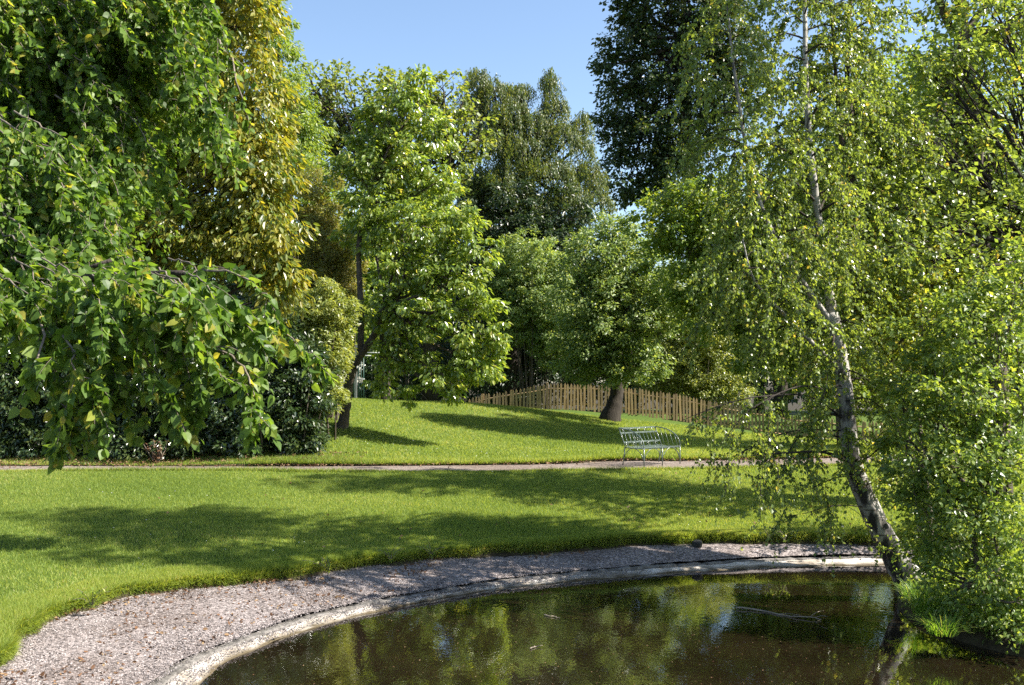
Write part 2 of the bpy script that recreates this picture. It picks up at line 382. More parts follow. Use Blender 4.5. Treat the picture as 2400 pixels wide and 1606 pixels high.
DENS, LEAFS = 1.55, 1.14
def crown_fill(lv, lobes, leaf, rc=.45, dens=1.0, per=60, droop=.35, inner=.22, upn=.6, outn=.6, thin=0.0, flat=.75, limbs=None, limb_from=None, seed=0):
    """clumps of leaves over the shells of ellipsoid lobes; returns the clump centres"""
    cents = []
    for c, r in lobes:
        area = (r[0] * r[1] + r[0] * r[2] + r[1] * r[2]) * 4.2
        m = max(4, int(DENS * dens * area / (rc * rc * 2.2)))
        d = rdir(m)
        q = np.where(RNG.random(m) < inner, RNG.uniform(.2, .7, m), RNG.uniform(.72, 1.0, m))
        q = q * (1 + .16 * snoise(d * 2.0 + c, 1.3, seed))
        sp = RNG.random(m) < .22
        q = np.where(sp, q * RNG.uniform(1.05, 1.32, m), q)
        cc = c + d * r * q[:, None]
        keep = snoise(cc, .9 / max(rc, .3), seed + 5) > (-1.2 + thin)
        cc, d, sp = cc[keep], d[keep], sp[keep]; m = len(cc)
        if m == 0: continue
        rr = rc * RNG.uniform(.5, 1.15, m) * np.where(sp, .6, 1)
        k = per
        idx = np.repeat(np.arange(m), k)
        e = rdir(m * k)
        e[:, 2] *= flat
        p = cc[idx] + e * (rr[idx] * RNG.random(m * k) ** .45)[:, None]
        out = unit(d[idx] * .8 + e)
        A = unit(out * np.array([1, 1, .4]) + rdir(m * k) * .7 - UP * droop)
        N = unit(UP * upn + out * outn + rdir(m * k) * .65)
        L = leaf * LEAFS * RNG.uniform(.7, 1.3, m * k)
        tone = np.repeat(RNG.uniform(-.15, .15, m), k)
        lv.add(p, A, N, L, np.clip(RNG.beta(2, 2, m * k) + tone, 0, 1))
        cents.append((c, cc))
    return cents

def limb_tubes(mb, start, cents, r0, frac=.5, kmax=40, sides=5):
    """limbs from a fork point to every lobe, then thinner ones to the clumps"""
    for c, cc in cents:
        mid = (start + c) / 2 + np.array([RNG.normal() * .2, RNG.normal() * .2, -.08 * np.linalg.norm(c - start)])
        P = catmull([start, mid, c], 9)
        P[1:-1] += RNG.normal(size=(7, 3)) * .035 * np.linalg.norm(c - start) / 3
        mb.tube(P, np.linspace(r0, r0 * .35, 9), sides, .04)
        sel = RNG.permutation(len(cc))[:min(kmax, int(len(cc) * frac) + 2)]
        for i in sel:
            s = P[RNG.integers(4, 9)]
            e = cc[i]
            mi = (s + e) / 2 + RNG.normal(size=3) * .12 * np.linalg.norm(e - s)
            mb.tube(catmull([s, mi, e], 6), np.linspace(r0 * .28, r0 * .06 + .002, 6), 4, 0, cap=False)

def weep_fill(lv, lobes, leaf, per=36, dens=1.0, hang=(.5, 1.6), rc=.5, seed=0):
    cents = []
    for c, r in lobes:
        area = (r[0] * r[1] + r[0] * r[2] + r[1] * r[2]) * 4.2
        m = int(1.5 * dens * area / (rc * rc * .5))
        d = rdir(m); d[:, 2] = np.abs(d[:, 2]) * .9 - .25; d = unit(d)
        cc = c + d * r * RNG.uniform(.6, 1.02, m)[:, None]
        cc = cc[snoise(cc, 1.6, seed) > -.35]; m = len(cc)
        hl = hang[0] + (hang[1] - hang[0]) * RNG.random(m) ** 2
        t = np.tile(np.linspace(0, 1, per), m); idx = np.repeat(np.arange(m), per)
        out = unit(cc - c)[idx] * np.array([1, 1, 0])
        p = cc[idx] + out * (t * .25)[:, None] - UP * (t ** 1.3 * hl[idx])[:, None] + RNG.normal(size=(m * per, 3)) * .05
        A = unit(-UP + rdir(m * per) * .55); N = unit(out + rdir(m * per) * .6)
        lv.add(p, A, N, leaf * RNG.uniform(.7, 1.3, m * per), np.clip(RNG.beta(2, 2, m * per) + np.repeat(RNG.uniform(-.15, .15, m), per), 0, 1))
        cents.append((c, cc))
    return cents

def tree(name, label, cat, base, trunk_px, radii, lobes, mat, bark, leaf, shape='diamond', ratio=.5, rc=.45, per=60, fork=-1,
         group=None, weep=False, crown='crown', trunk='trunk', limb_r=.08, frac=.3, extra=None, kmax=24, **kw):
    """base px/py/D, trunk polyline in px/py/D; lobes in px"""
    T = np.array([At(*p) for p in trunk_px])
    root = empty(name, T[0], label, cat, group)
    lw = lobe_w(lobes)
    lv = Leaves()
    if weep: cents = weep_fill(lv, lw, leaf, rc=rc, per=per, **kw)
    else: cents = crown_fill(lv, lw, leaf, rc=rc, per=per, **kw)
    if extra: extra(lv)
    lv.build(crown, mat, root, shape, ratio)
    mb = MB()
    n = max(8, 5 * len(T))
    P = catmull(T, n); R = np.interp(np.linspace(0, 1, n), np.linspace(0, 1, len(radii)), radii)
    P[0, 2] -= .25
    mb.tube(P, R, 9, .05)
    mb_f = P[int((n - 1) * (fork if fork > 0 else .85))]
    limb_tubes(mb, mb_f, cents, limb_r, frac, kmax)
    mb.build(trunk, bark, root)
    return root

# ------------------------------------------------------------------ the lie of the land
def px_curve(pts, z, pre=(), post=()):
    P = [On(x, y, z) for x, y in pts]
    P = [np.array([*p, z]) if len(p) == 2 else np.array(p) for p in pre] + P + [np.array([*p, z]) if len(p) == 2 else np.array(p) for p in post]
    return np.array(P)

water_c = px_curve([(463, 1606), (512, 1567), (563, 1536), (666, 1497), (768, 1462), (870, 1438), (1024, 1404), (1200, 1377), (1400, 1359), (1600, 1343), (1800, 1331), (2000, 1326), (2100, 1325)],
                   0.0, [(-2.6, 5.0), (-2.95, 7.0), (-3.08, 8.6)], [(7.6, 16.0), (11.0, 15.2)])
rim_c = px_curve([(372, 1590), (430, 1548), (563, 1500), (671, 1459), (768, 1434), (870, 1411), (1024, 1387), (1200, 1358), (1400, 1337), (1600, 1319), (1800, 1308), (2000, 1303), (2100, 1303)],
                 0.075, [(-3.0, 5.0), (-3.4, 7.0), (-3.52, 8.8)], [(7.6, 16.6), (11.2, 15.8)])
edge_c = px_curve([(0, 1541), (55, 1490), (100, 1462), (200, 1425), (400, 1383), (600, 1362), (800, 1331), (1000, 1310), (1200, 1295), (1400, 1284), (1600, 1275), (1800, 1270), (2000, 1270), (2100, 1272)],
                  0.26, [(-4.3, 5.5), (-4.7, 7.4), (-4.95, 8.8)], [(8.2, 16.9), (13.0, 16.2)])
path_n = px_curve([(0, 1104), (400, 1104), (760, 1106), (1100, 1105), (1300, 1104), (1500, 1102), (1800, 1096), (2100, 1088), (2400, 1080)],
                  1.0, [(-34, 21.0), (-20, 21.4)], [(20, 25.0), (34, 26)])
path_f = px_curve([(0, 1092), (400, 1092), (760, 1092), (1000, 1090), (1300, 1087), (1430, 1081), (1600, 1080), (1700, 1078), (2000, 1072), (2400, 1064)],
                  1.02, [(-34, 22.6), (-20, 23.0)], [(20, 27.3), (34, 28.4)])

# far lawn: thin plate surface through points read off the photograph
ctl = [On(x, y, 1.06) for x, y in [(0, 1086), (400, 1086), (900, 1087), (1300, 1085), (1600, 1079), (2000, 1071), (2400, 1063)]]
ctl += [At(805, 1003, 27), At(900, 985, 29), At(830, 946, 34), At(1000, 946, 34), At(1100, 948, 34), At(1112, 990, 40.5), At(1000, 1010, 42), At(840, 940, 38), At(1296, 961, 40), At(1430, 986, 36), At(1560, 984, 40),
        At(1680, 999, 40), At(1750, 1008, 40), At(1850, 1020, 40), At(2000, 1032, 40), At(2300, 1040, 40),
        At(1300, 1030, 29), At(1700, 1042, 30), At(1000, 1030, 27.5), At(1450, 1050, 27.2)]
ctl += [np.array([x, y, z]) for x, y, z in [(-30, 40, 2.2), (-15, 35, 2.0), (-10, 28, 1.5), (35, 45, .6), (-25, 75, 1.0), (0, 75, .8), (40, 75, .6), (15, 55, .6), (-10, 55, 1.2), (-30, 25, 1.1), (34, 29, 1.05)]]
ctl = np.array(ctl)
def tps_fit(X, z, lam=.02):
    n = len(X); d = np.linalg.norm(X[:, None] - X[None], axis=2)
    K = np.where(d > 0, d * d * np.log(d + 1e-9), 0) + lam * np.eye(n) * 30
    Pm = np.c_[np.ones(n), X]
    A = np.block([[K, Pm], [Pm.T, np.zeros((3, 3))]])
    return np.linalg.solve(A, np.r_[z, 0, 0, 0])
_w = tps_fit(ctl[:, :2], ctl[:, 2])
def far_z(xy):
    xy = np.atleast_2d(xy)
    d = np.linalg.norm(xy[:, None] - ctl[None, :, :2], axis=2)
    K = np.where(d > 0, d * d * np.log(d + 1e-9), 0)
    return K @ _w[:len(ctl)] + np.c_[np.ones(len(xy)), xy] @ _w[len(ctl):]

NU = 360
def loft(name, rows, mat, u=NU, smooth=True, first=0):
    V = np.concatenate(rows); k = len(rows)
    i, j = np.meshgrid(np.arange(k - 1), np.arange(u - 1), indexing='ij')
    q = np.stack([i * u + j, i * u + j + 1, (i + 1) * u + j + 1, (i + 1) * u + j], -1).reshape(-1, 4)
    mats = [mat, M['soil']] if first else mat
    fm = (np.arange(len(q)) < first * (u - 1)).astype(int) if first else None
    return tag(mesh_obj(name, V, [q], mats, smooth=smooth, fmat=fm), kind='structure')

def rough(P, amp, sc, seed): 
    Q = P.copy(); Q[:, 2] += amp * snoise(P[:, :2], sc, seed); return Q

Wc, Rc, Ec = resample(water_c, NU), resample(rim_c, NU), resample(edge_c, NU)
Rc = Rc * .64 + Wc * .36
Pn, Pf = resample(path_n, NU), resample(path_f, NU)
inward = unit(Wc - Rc) * np.array([1, 1, 0])

# pond bed, rim, kerb, gravel
bed_rows = [Wc + np.array([0, 0, -.02])] + [Wc + inward * a + np.array([0, 0, -b]) for a, b in [(.25, .05), (.6, .12), (1.2, .24), (2.2, .42), (4, .7), (7, .9), (12, 1.0)]]
loft('pond_bed', bed_rows[::-1], M['bed'])
def wob(P, a, s, seed, z=0):
    Q = P.copy(); n1 = snoise(P[:, :2], s, seed); Q[:, :2] += inward[:, :2] * (a * n1)[:, None]; Q[:, 2] += z * snoise(P[:, :2], s * 1.7, seed + 1); return Q
mid = lambda A, B, t: A * (1 - t) + B * t
rim_rows = [Wc + inward * .05 - np.array([0, 0, .07]), wob(wob(Wc, .03, 2.5, 3, .006), .035, 9, 14)] + [wob(mid(Wc, Rc, q) + UP * .005, .05, 4 + 6 * q, 4 + int(q * 20), .018) for q in (.18, .35, .5, .68, .85)] + [wob(Rc, .05, 7, 8, .018)]
loft('pond_rim', rim_rows, M['rim'])
kc = Rc - inward * .02
hk = .030 + .022 * snoise(Rc[:, :2], 4, 11)
k0 = wob(kc, .03, 6, 12); k1 = k0 - inward * .02; k1[:, 2] += hk; k2 = k1 - inward * .18; k2[:, 2] += .018 * snoise(k1[:, :2], 9, 13); k3 = k2 - inward * .03; k3[:, 2] -= .05
k0[:, 2] -= .03
# kerb stones: short blocks that follow the rim, one continuous strip with open joints
joint = (np.abs(((np.r_[0, np.cumsum(np.linalg.norm(np.diff(Rc[:, :2], axis=0), axis=1))]) / .42) % 1 - .5) > .42)
k1[joint, 2] -= .014; k2[joint, 2] -= .008
loft('pond_kerb', [k0, k1, k2, k3], M['stone'], smooth=False)
g0 = Rc - inward * .13; g0[:, 2] = .102 + .016 * snoise(Rc[:, :2], 5, 22)
g9 = Ec - 0; g9[:, 2] = .25
dirE = unit((Ec - Rc) * np.array([1, 1, 0]))
g10 = Ec + dirE * .5; g10[:, 2] = .26
grav = [g0] + [rough(mid(g0, g9, t) + UP * .01 * math.sin(t * 3.1), .012, 2.2, 21) for t in (.1, .25, .4, .55, .7, .85)] + [g9, g10]
loft('gravel', grav, M['gravel'])

# near lawn: a cut turf edge, then a bank rising to the path
Ew = Ec.copy(); Ew += dirE * (.13 * snoise(Ec[:, :2], 2.0, 31) + .09 * snoise(Ec[:, :2], 6, 32))[:, None]
ts = np.r_[0, .004, .02, np.linspace(.05, 1, 26)]
def lawn_pt(E, Pp, t):
    Q = E * (1 - t) + Pp * t
    Q[:, 2] = .37 + .63 * (1 - (1 - t) ** 1.25)
    Q[:, 2] += .02 * snoise(Q[:, :2], .8, 33) * min(1, t * 8)
    return Q
e0 = Ew - dirE * (.09 + .07 * snoise(Ew[:, :2], 7, 35))[:, None]; e0[:, 2] = .235
rows = [e0] + [lawn_pt(Ew, Pn, t) for t in ts]
rows[1][:, 2] = .30 + .03 * snoise(Ew[:, :2], 5, 34); rows[2][:, 2] -= .01
end = Pn.copy() + np.array([0, .06, 0]); end[:, 2] = .95
loft('near_lawn', rows + [end], M['lawn'], first=2)
pth = [Pn + np.array([0, -.05, -.06]), Pn + np.array([0, .05, -.03]), mid(Pn, Pf, .35) + UP * .0, mid(Pn, Pf, .7) + UP * .005, Pf + np.array([0, .2, -.01])]
pth[0][:, 2] = .93
loft('path', pth, M['path'])
# far lawn
Fy = Pf.copy(); Fy[:, 1] = 78; Fy[:, 0] = np.linspace(-60, 60, NU)
Pfw = Pf + np.array([0, 1., 0]) * (.12 * snoise(Pf[:, :2], 1.6, 41))[:, None]
def far_pt(t):
    Q = Pfw * (1 - t) + Fy * t
    z = far_z(Q[:, :2]); Q[:, 2] = z + .03 * snoise(Q[:, :2], .5, 43)
    return Q
ft = np.r_[0, .004, np.linspace(.02, .5, 46), np.linspace(.55, 1, 8)]
f0 = Pfw.copy(); f0[:, 2] = .95
frows = [f0] + [far_pt(t) for t in ft]
frows[1][:, 2] = np.maximum(frows[1][:, 2] - .02, 1.03)
loft('far_lawn', frows, M['lawn'], first=1)
# the wide ground everything else lies on
g = 900
tag(mesh_obj('ground', [(-g, 70, .35), (g, 70, .35), (g, g, .35), (-g, g, .35), (-g, -g, -1.15), (g, -g, -1.15), (g, 70, -1.15), (-g, 70, -1.15)], [np.array([[0, 1, 2, 3], [4, 5, 6, 7]])], M['soil']), kind='structure')
tag(mesh_obj('pond_water', [(-6, -3, 0), (13, -3, 0), (13, 17, 0), (-6, 17, 0)], [np.array([[0, 1, 2, 3]])], M['water']), kind='structure')

# planted bank that reaches into the pond on the right
bank = catmull(np.array([(9.5, 8.6), (7.2, 9.6), (5.75, 10.6), (5.15, 11.4), (4.98, 12.3), (5.02, 13.2), (5.5, 14.3), (6.4, 15.6), (8, 16.8), (12, 17.4)]), 90)
brow = []
for a, z in [(0, -.25), (.05, .02), (.16, .13), (.4, .24), (.9, .34), (2, .44), (4.5, .5), (9, .55)]:
    c = np.array([13.0, 13.2]); dv = c - bank; ln = np.linalg.norm(dv, axis=1, keepdims=True)
    Q = bank + dv / ln * np.minimum(a, ln * .9)
    zz = z + (.05 * snoise(Q, 2.2, 51) if a > .03 else 0)
    brow.append(np.c_[Q, np.full(len(Q), z) * 0 + zz])
loft('bank', brow, M['soil'], u=90)
def bank_pt(px, py, z=.3): return On(px, py, z)

# ------------------------------------------------------------------ grass
def blades(P, h, w, lean=.45, mat='grass', name='grass', shape='tri', rb=2.0):
    n = len(P)
    A = unit(UP + RNG.normal(size=(n, 3)) * lean * np.array([1, 1, .2]))
    N = unit(rdir(n) * np.array([1, 1, .2]))
    rr = np.clip(RNG.beta(rb, 2.2, n) + .16 * snoise(P[:, :2], .9, 61) + .14 * snoise(P[:, :2], .28, 63) + .10 * snoise(P[:, :2], 4, 64), 0, 1)
    V, fs, a = leaf_arrays(P, A, N, h, w, shape, rr)
    return V, fs, a

def in_view(P, m=1.6): return np.abs(P[:, 0]) < P[:, 1] * .53 + m
def samp(rowsfn, n, tmin, tmax, power=1.0):
    t = tmin + (tmax - tmin) * RNG.random(n) ** power
    ui = RNG.random(n) * (NU - 1.001); i = ui.astype(int); f = (ui - i)[:, None]
    return t, i, f
def near_points(n, tmax=1.0, tmin=.0):
    t, i, f = samp(None, n, tmin, tmax)
    E = Ew[i] * (1 - f) + Ew[i + 1] * f; Pp = Pn[i] * (1 - f) + Pn[i + 1] * f
    Q = E * (1 - t[:, None]) + Pp * t[:, None]
    Q[:, 2] = .37 + .63 * (1 - (1 - t) ** 1.25) + .02 * snoise(Q[:, :2], .8, 33) * np.minimum(1, t * 8)
    return Q[in_view(Q)]
def far_points(n, ymax):
    x = RNG.uniform(-12, 22, n); u = RNG.random(n); y0 = np.interp(x, Pfw[:, 0], Pfw[:, 1]); y = y0 + (ymax - y0) * u ** 1.3
    Q = np.c_[x, y, far_z(np.c_[x, y])]; Q[:, 2] += .03 * snoise(Q[:, :2], .5, 43)
    return Q[in_view(Q)]
def grass_obj(name, sets):
    VV, FF, AA, b = [], [], [], 0
    for V, fs, a in sets:
        VV.append(V); FF.append(fs[0] + b); AA.append(a); b += len(V)
    return tag(mesh_obj(name, np.vstack(VV), [np.vstack(FF)], M['grass'], attr=np.concatenate(AA)), kind='stuff')
P1 = near_points(900000)
P1 = P1[P1[:, 2] > -1]
P2 = near_points(420000, .04)
n2 = len(P2)
s1 = blades(P1, RNG.uniform(.025, .06, len(P1)), RNG.uniform(.005, .010, len(P1)))
s2 = blades(P2, RNG.uniform(.05, .15, n2) * (.65 + .35 * snoise(P2[:, :2], 2.5, 62)), RNG.uniform(.006, .012, n2), lean=.6)
P3 = near_points(60000, 1.0, .985)
s3 = blades(P3, RNG.uniform(.05, .14, len(P3)) * (.75 + .45 * snoise(P3[:, :2], .7, 69)), RNG.uniform(.008, .014, len(P3)))
# rough grass hanging over the cut edge
n6 = 90000
i6 = RNG.integers(0, NU - 1, n6); f6 = RNG.random(n6)[:, None]
B6 = Ew[i6] * (1 - f6) + Ew[i6 + 1] * f6; D6 = dirE[i6]
B6 = B6 + D6 * RNG.uniform(-.04, .10, n6)[:, None]; B6[:, 2] = RNG.uniform(.25, .36, n6)
k6 = in_view(B6) & (snoise(B6[:, :2], 3.0, 65) + .5 * snoise(B6[:, :2], 9, 68) > -.95); B6, D6 = B6[k6], D6[k6]; n6 = len(B6)
l6 = RNG.uniform(.05, .15, n6) * (.8 + .4 * snoise(B6[:, :2], 2.0, 66))
A6 = unit(-D6 * RNG.uniform(.2, 1.3, n6)[:, None] + UP * RNG.uniform(-.1, .9, n6)[:, None] + rdir(n6) * .35)
V6, F6, a6 = leaf_arrays(B6, A6, unit(UP + rdir(n6) * .5), l6, RNG.uniform(.006, .013, n6), 'tri', np.clip(RNG.beta(2, 2, n6) + .2 * snoise(B6[:, :2], 1.5, 67), 0, 1))
grass_obj('near_grass', [s1, s2, s3, (V6, F6, a6)])
P4 = far_points(420000, 37)
s4 = blades(P4, RNG.uniform(.03, .08, len(P4)), RNG.uniform(.010, .018, len(P4)))
x = RNG.uniform(-6, 16, 40000); y = np.interp(x, Pfw[:, 0], Pfw[:, 1]) + RNG.random(40000) ** 2 * .5 - .03
P5 = np.c_[x, y, np.maximum(far_z(np.c_[x, y]), 1.02)]; P5 = P5[in_view(P5)]
s5 = blades(P5, RNG.uniform(.06, .16, len(P5)), RNG.uniform(.010, .016, len(P5)), lean=.6)
grass_obj('far_grass', [s4, s5])
# daisies scattered in the lawns
Pd = np.concatenate([near_points(500), far_points(1500, 33)])
Pd = Pd[snoise(Pd[:, :2], .5, 71) > .15] + UP * .05
V, fs, a = leaf_arrays(Pd, rdir(len(Pd)) * np.array([1, 1, .1]), np.tile(UP, (len(Pd), 1)) + RNG.normal(size=(len(Pd), 3)) * .3, np.full(len(Pd), .021), np.full(len(Pd), .022), 'oval', RNG.random(len(Pd)))
tag(mesh_obj('daisies', V, fs, M['daisy'], attr=a), kind='stuff')
# fallen leaves on gravel, lawn and path
def gravel_points(n):
    t = 1 - RNG.random(n) ** 2.2 * .95; i = RNG.integers(0, NU - 1, n)
    Q = g0[i] * (1 - t[:, None]) + g9[i] * t[:, None]; Q[:, 2] += .02
    return Q[in_view(Q)]
G = gravel_points(5200); G = G[(snoise(G[:, :2], .8, 72) > -.15) & (G[:, 0] < 2)]
x = RNG.uniform(-13, 12, 2600); yy = np.interp(x, Pf[:, 0], Pf[:, 1]); y = yy + RNG.normal(size=2600) * .35 - .1
G2 = np.c_[x, y, np.full(2600, 1.07)]
x = RNG.uniform(-12.5, -3.5, 1800); y = np.interp(x, Pf[:, 0], Pf[:, 1]) + RNG.random(1800) ** 1.5 * 1.2; G4 = np.c_[x, y, far_z(np.c_[x, y]) + .06]
G3 = near_points(320) + UP * .05
ij = RNG.integers(0, NU - 1, 5200); gd = RNG.random(5200) ** 2 * .55
G5 = Ew[ij] - dirE[ij] * gd[:, None] + RNG.normal(size=(5200, 3)) * [.05, .05, 0]; G5[:, 2] = .275 + .02 * RNG.random(5200); G5 = G5[(snoise(G5[:, :2], 1.1, 73) > .05) & (G5[:, 0] < 4) & in_view(G5)]
G = np.concatenate([G, G2, G3, G4, G5]); n = len(G)
V, fs, a = leaf_arrays(G, rdir(n) * np.array([1, 1, .35]), unit(UP + RNG.normal(size=(n, 3)) * .6), RNG.uniform(.025, .07, n), RNG.uniform(.015, .04, n), 'oval', RNG.random(n))
tag(mesh_obj('fallen_leaves', V, fs, M['dead'], attr=a), kind='stuff')
# loose pebbles
n = 60000
t = RNG.random(n); i = RNG.integers(0, NU - 1, n); ff = RNG.random(n)[:, None]
Q = (g0[i] * (1 - ff) + g0[i + 1] * ff) * (1 - t[:, None]) + (g9[i] * (1 - ff) + g9[i + 1] * ff) * t[:, None]
tq = RNG.random(9000); iq = RNG.integers(0, NU - 1, 9000)
Qr = Rc[iq] * (1 - tq[:, None] ** 2) + Wc[iq] * tq[:, None] ** 2 + RNG.normal(size=(9000, 3)) * [.03, .03, 0] - inward[iq] * .10 * (tq[:, None] < .3); Qr[:, 2] = np.maximum(Qr[:, 2], .02) + .02 + .035 * (tq < .3)
Q = np.concatenate([Q, Qr])
Q = Q[in_view(Q) & (Q[:, 1] < 15.5)]; Q[:, 2] += .008; n = len(Q)
oct_v = np.array([(1, 0, 0), (0, 1, 0), (-1, 0, 0), (0, -1, 0), (0, 0, .8), (0, 0, -.8)])
sz = RNG.uniform(.004, .012, n)[:, None, None] * RNG.uniform(.6, 1.4, (n, 6, 1))
an = RNG.uniform(0, 6.3, n); c_, s_ = np.cos(an), np.sin(an)
Ro = np.zeros((n, 3, 3)); Ro[:, 0, 0] = c_; Ro[:, 0, 1] = -s_; Ro[:, 1, 0] = s_; Ro[:, 1, 1] = c_; Ro[:, 2, 2] = 1
V = np.einsum('nij,kj->nki', Ro, oct_v) * sz + Q[:, None]
tri = np.array([(0, 1, 4), (1, 2, 4), (2, 3, 4), (3, 0, 4), (1, 0, 5), (2, 1, 5), (3, 2, 5), (0, 3, 5)])
M['pebble'] = leaf_mat('pebbles', [(0, (.05, .045, .045)), (.4, (.19, .165, .16)), (1, (.40, .36, .35))], (0, 0, 0), trans=.0, rough=.9, spec=.2)
tag(mesh_obj('pebbles', V.reshape(-1, 3), [(np.arange(n)[:, None, None] * 6 + tri[None]).reshape(-1, 3)], M['pebble'], attr=np.repeat(RNG.random(n), 6)), kind='stuff')

# ------------------------------------------------------------------ bench
def gz(x, y): return float(far_z([[x, y]])[0])
def make_bench():
    o = On(1460.7, 1092, 1.0)
    root = empty('garden_bench', o, 'green wrought iron bench with slatted seat and curved arms standing beside the gravel path', 'bench')
    th = math.radians(41)
    X = np.array([math.cos(th), math.sin(th), 0]); Y = np.array([math.sin(th), -math.cos(th), 0])   # along, to the front
    def W(x, y, z): return o + X * x + Y * y + UP * z
    Ln, dp, sh = 1.27, .64, .44
    r = .011
    def part(name, polys, R=r, k=6, par=None):
        mb = MB()
        for p in polys: mb.tube(np.array([W(*q) for q in p]), R if np.isscalar(R) else R, k)
        return mb.build(name, M['iron'], par or root)
    back = lambda x, z: (x, .07 - .20 * (z - sh) / .42, z)
    # legs and posts
    for x in (0, Ln):
        part('leg', [[(x, -.02, -.03), (x, .06, sh)]], .014)
        part('backrest_post', [[back(x, sh), back(x, .86)]], .013)
    for x in (0, Ln / 2, Ln):
        part('leg', [[(x, dp, -.03), (x, dp, sh)]], .014)
    # arches under the seat
    def arch(a, b):
        a, b = np.array(a), np.array(b)
        return [tuple(a * (1 - t) + b * t + UP * (.26 * math.sin(math.pi * t) ** .6)) for t in np.linspace(0, 1, 15)]
    part('arched_brace', [arch((0.01, dp, .16), (Ln / 2 - .01, dp, .16))], .008)
    part('arched_brace', [arch((Ln / 2 + .01, dp, .16), (Ln - .01, dp, .16))], .008)
    part('arched_brace', [arch((Ln, .02, .16), (Ln, dp - .02, .16))], .008)
    part('arched_brace', [arch((0, .02, .16), (0, dp - .02, .16))], .008)
    # backrest rails
    for z in (.86, .755, .545):
        mb = MB(); P0, P1 = np.array(W(*back(-.01, z))), np.array(W(*back(Ln + .01, z)))
        mb.box((P0 + P1) / 2, Ln + .03, .012, .036, X, Y, UP); rail = mb.build('backrest_rail', M['iron'], root, smooth=False)
        if z == .86: top_rail = rail
    for i in range(1, 10):
        x = Ln * i / 10
        part('backrest_bar', [[back(x, sh), back(x, .755)]], .006)
    for i in range(5):                      # little scrolls between the two upper rails
        x = Ln * (i + .6) / 5
        part('scroll', [[back(x + .05 * math.cos(a) , .807 + .045 * math.sin(a)) for a in np.linspace(.3, 5.2, 12)]], .006, par=top_rail)
    for i in range(5):
        x = Ln * (i + .4) / 5
        part('scroll', [[back(x + .04 * math.cos(a), .49 + .042 * math.sin(a)) for a in np.linspace(.3, 5.2, 12)]], .006, par=rail)
    # seat: frame and slats, the middle dished
    seat = part('seat', [[(0, .06, sh - .02), (0, dp, sh - .02)], [(Ln / 2, .06, sh - .035), (Ln / 2, dp, sh - .035)], [(Ln, .06, sh - .02), (Ln, dp, sh - .02)], [(0, dp, sh - .02), (Ln, dp, sh - .02)]], .010)
    for i in range(6):
        y = .09 + (dp - .1) * i / 5
        mb = MB(); sag = -.022 * math.sin(math.pi * i / 5)
        mb.box(np.array(W(Ln / 2, y, sh + sag)), Ln, .055, .012, X, Y, UP); mb.build('slat', M['iron'], seat, smooth=False)
    # arms: quarter ellipse from the top of the back down to the front leg
    for x in (0, Ln):
        y0 = back(x, .86)[1]
        def arm_z(y):
            t = (y - y0) / (dp - y0); return sh + .42 * max(0, 1 - t ** 2.2) ** (1 / 2.2)
        ys = y0 + (dp - y0) * np.sin(np.linspace(0, math.pi / 2, 20))
        arm = part('armrest', [[(x, y, arm_z(y)) for y in ys] + [(x, dp, sh - .05)]], .013)
        for j in range(1, 5):
            y = y0 + (dp - y0) * j / 5.2
            part('armrest_bar', [[(x, y, arm_z(y)), (x, min(y + .13 * (arm_z(y) - sh) / .42 + .02, dp - .02), sh)]], .006, par=arm)
    return root
make_bench()

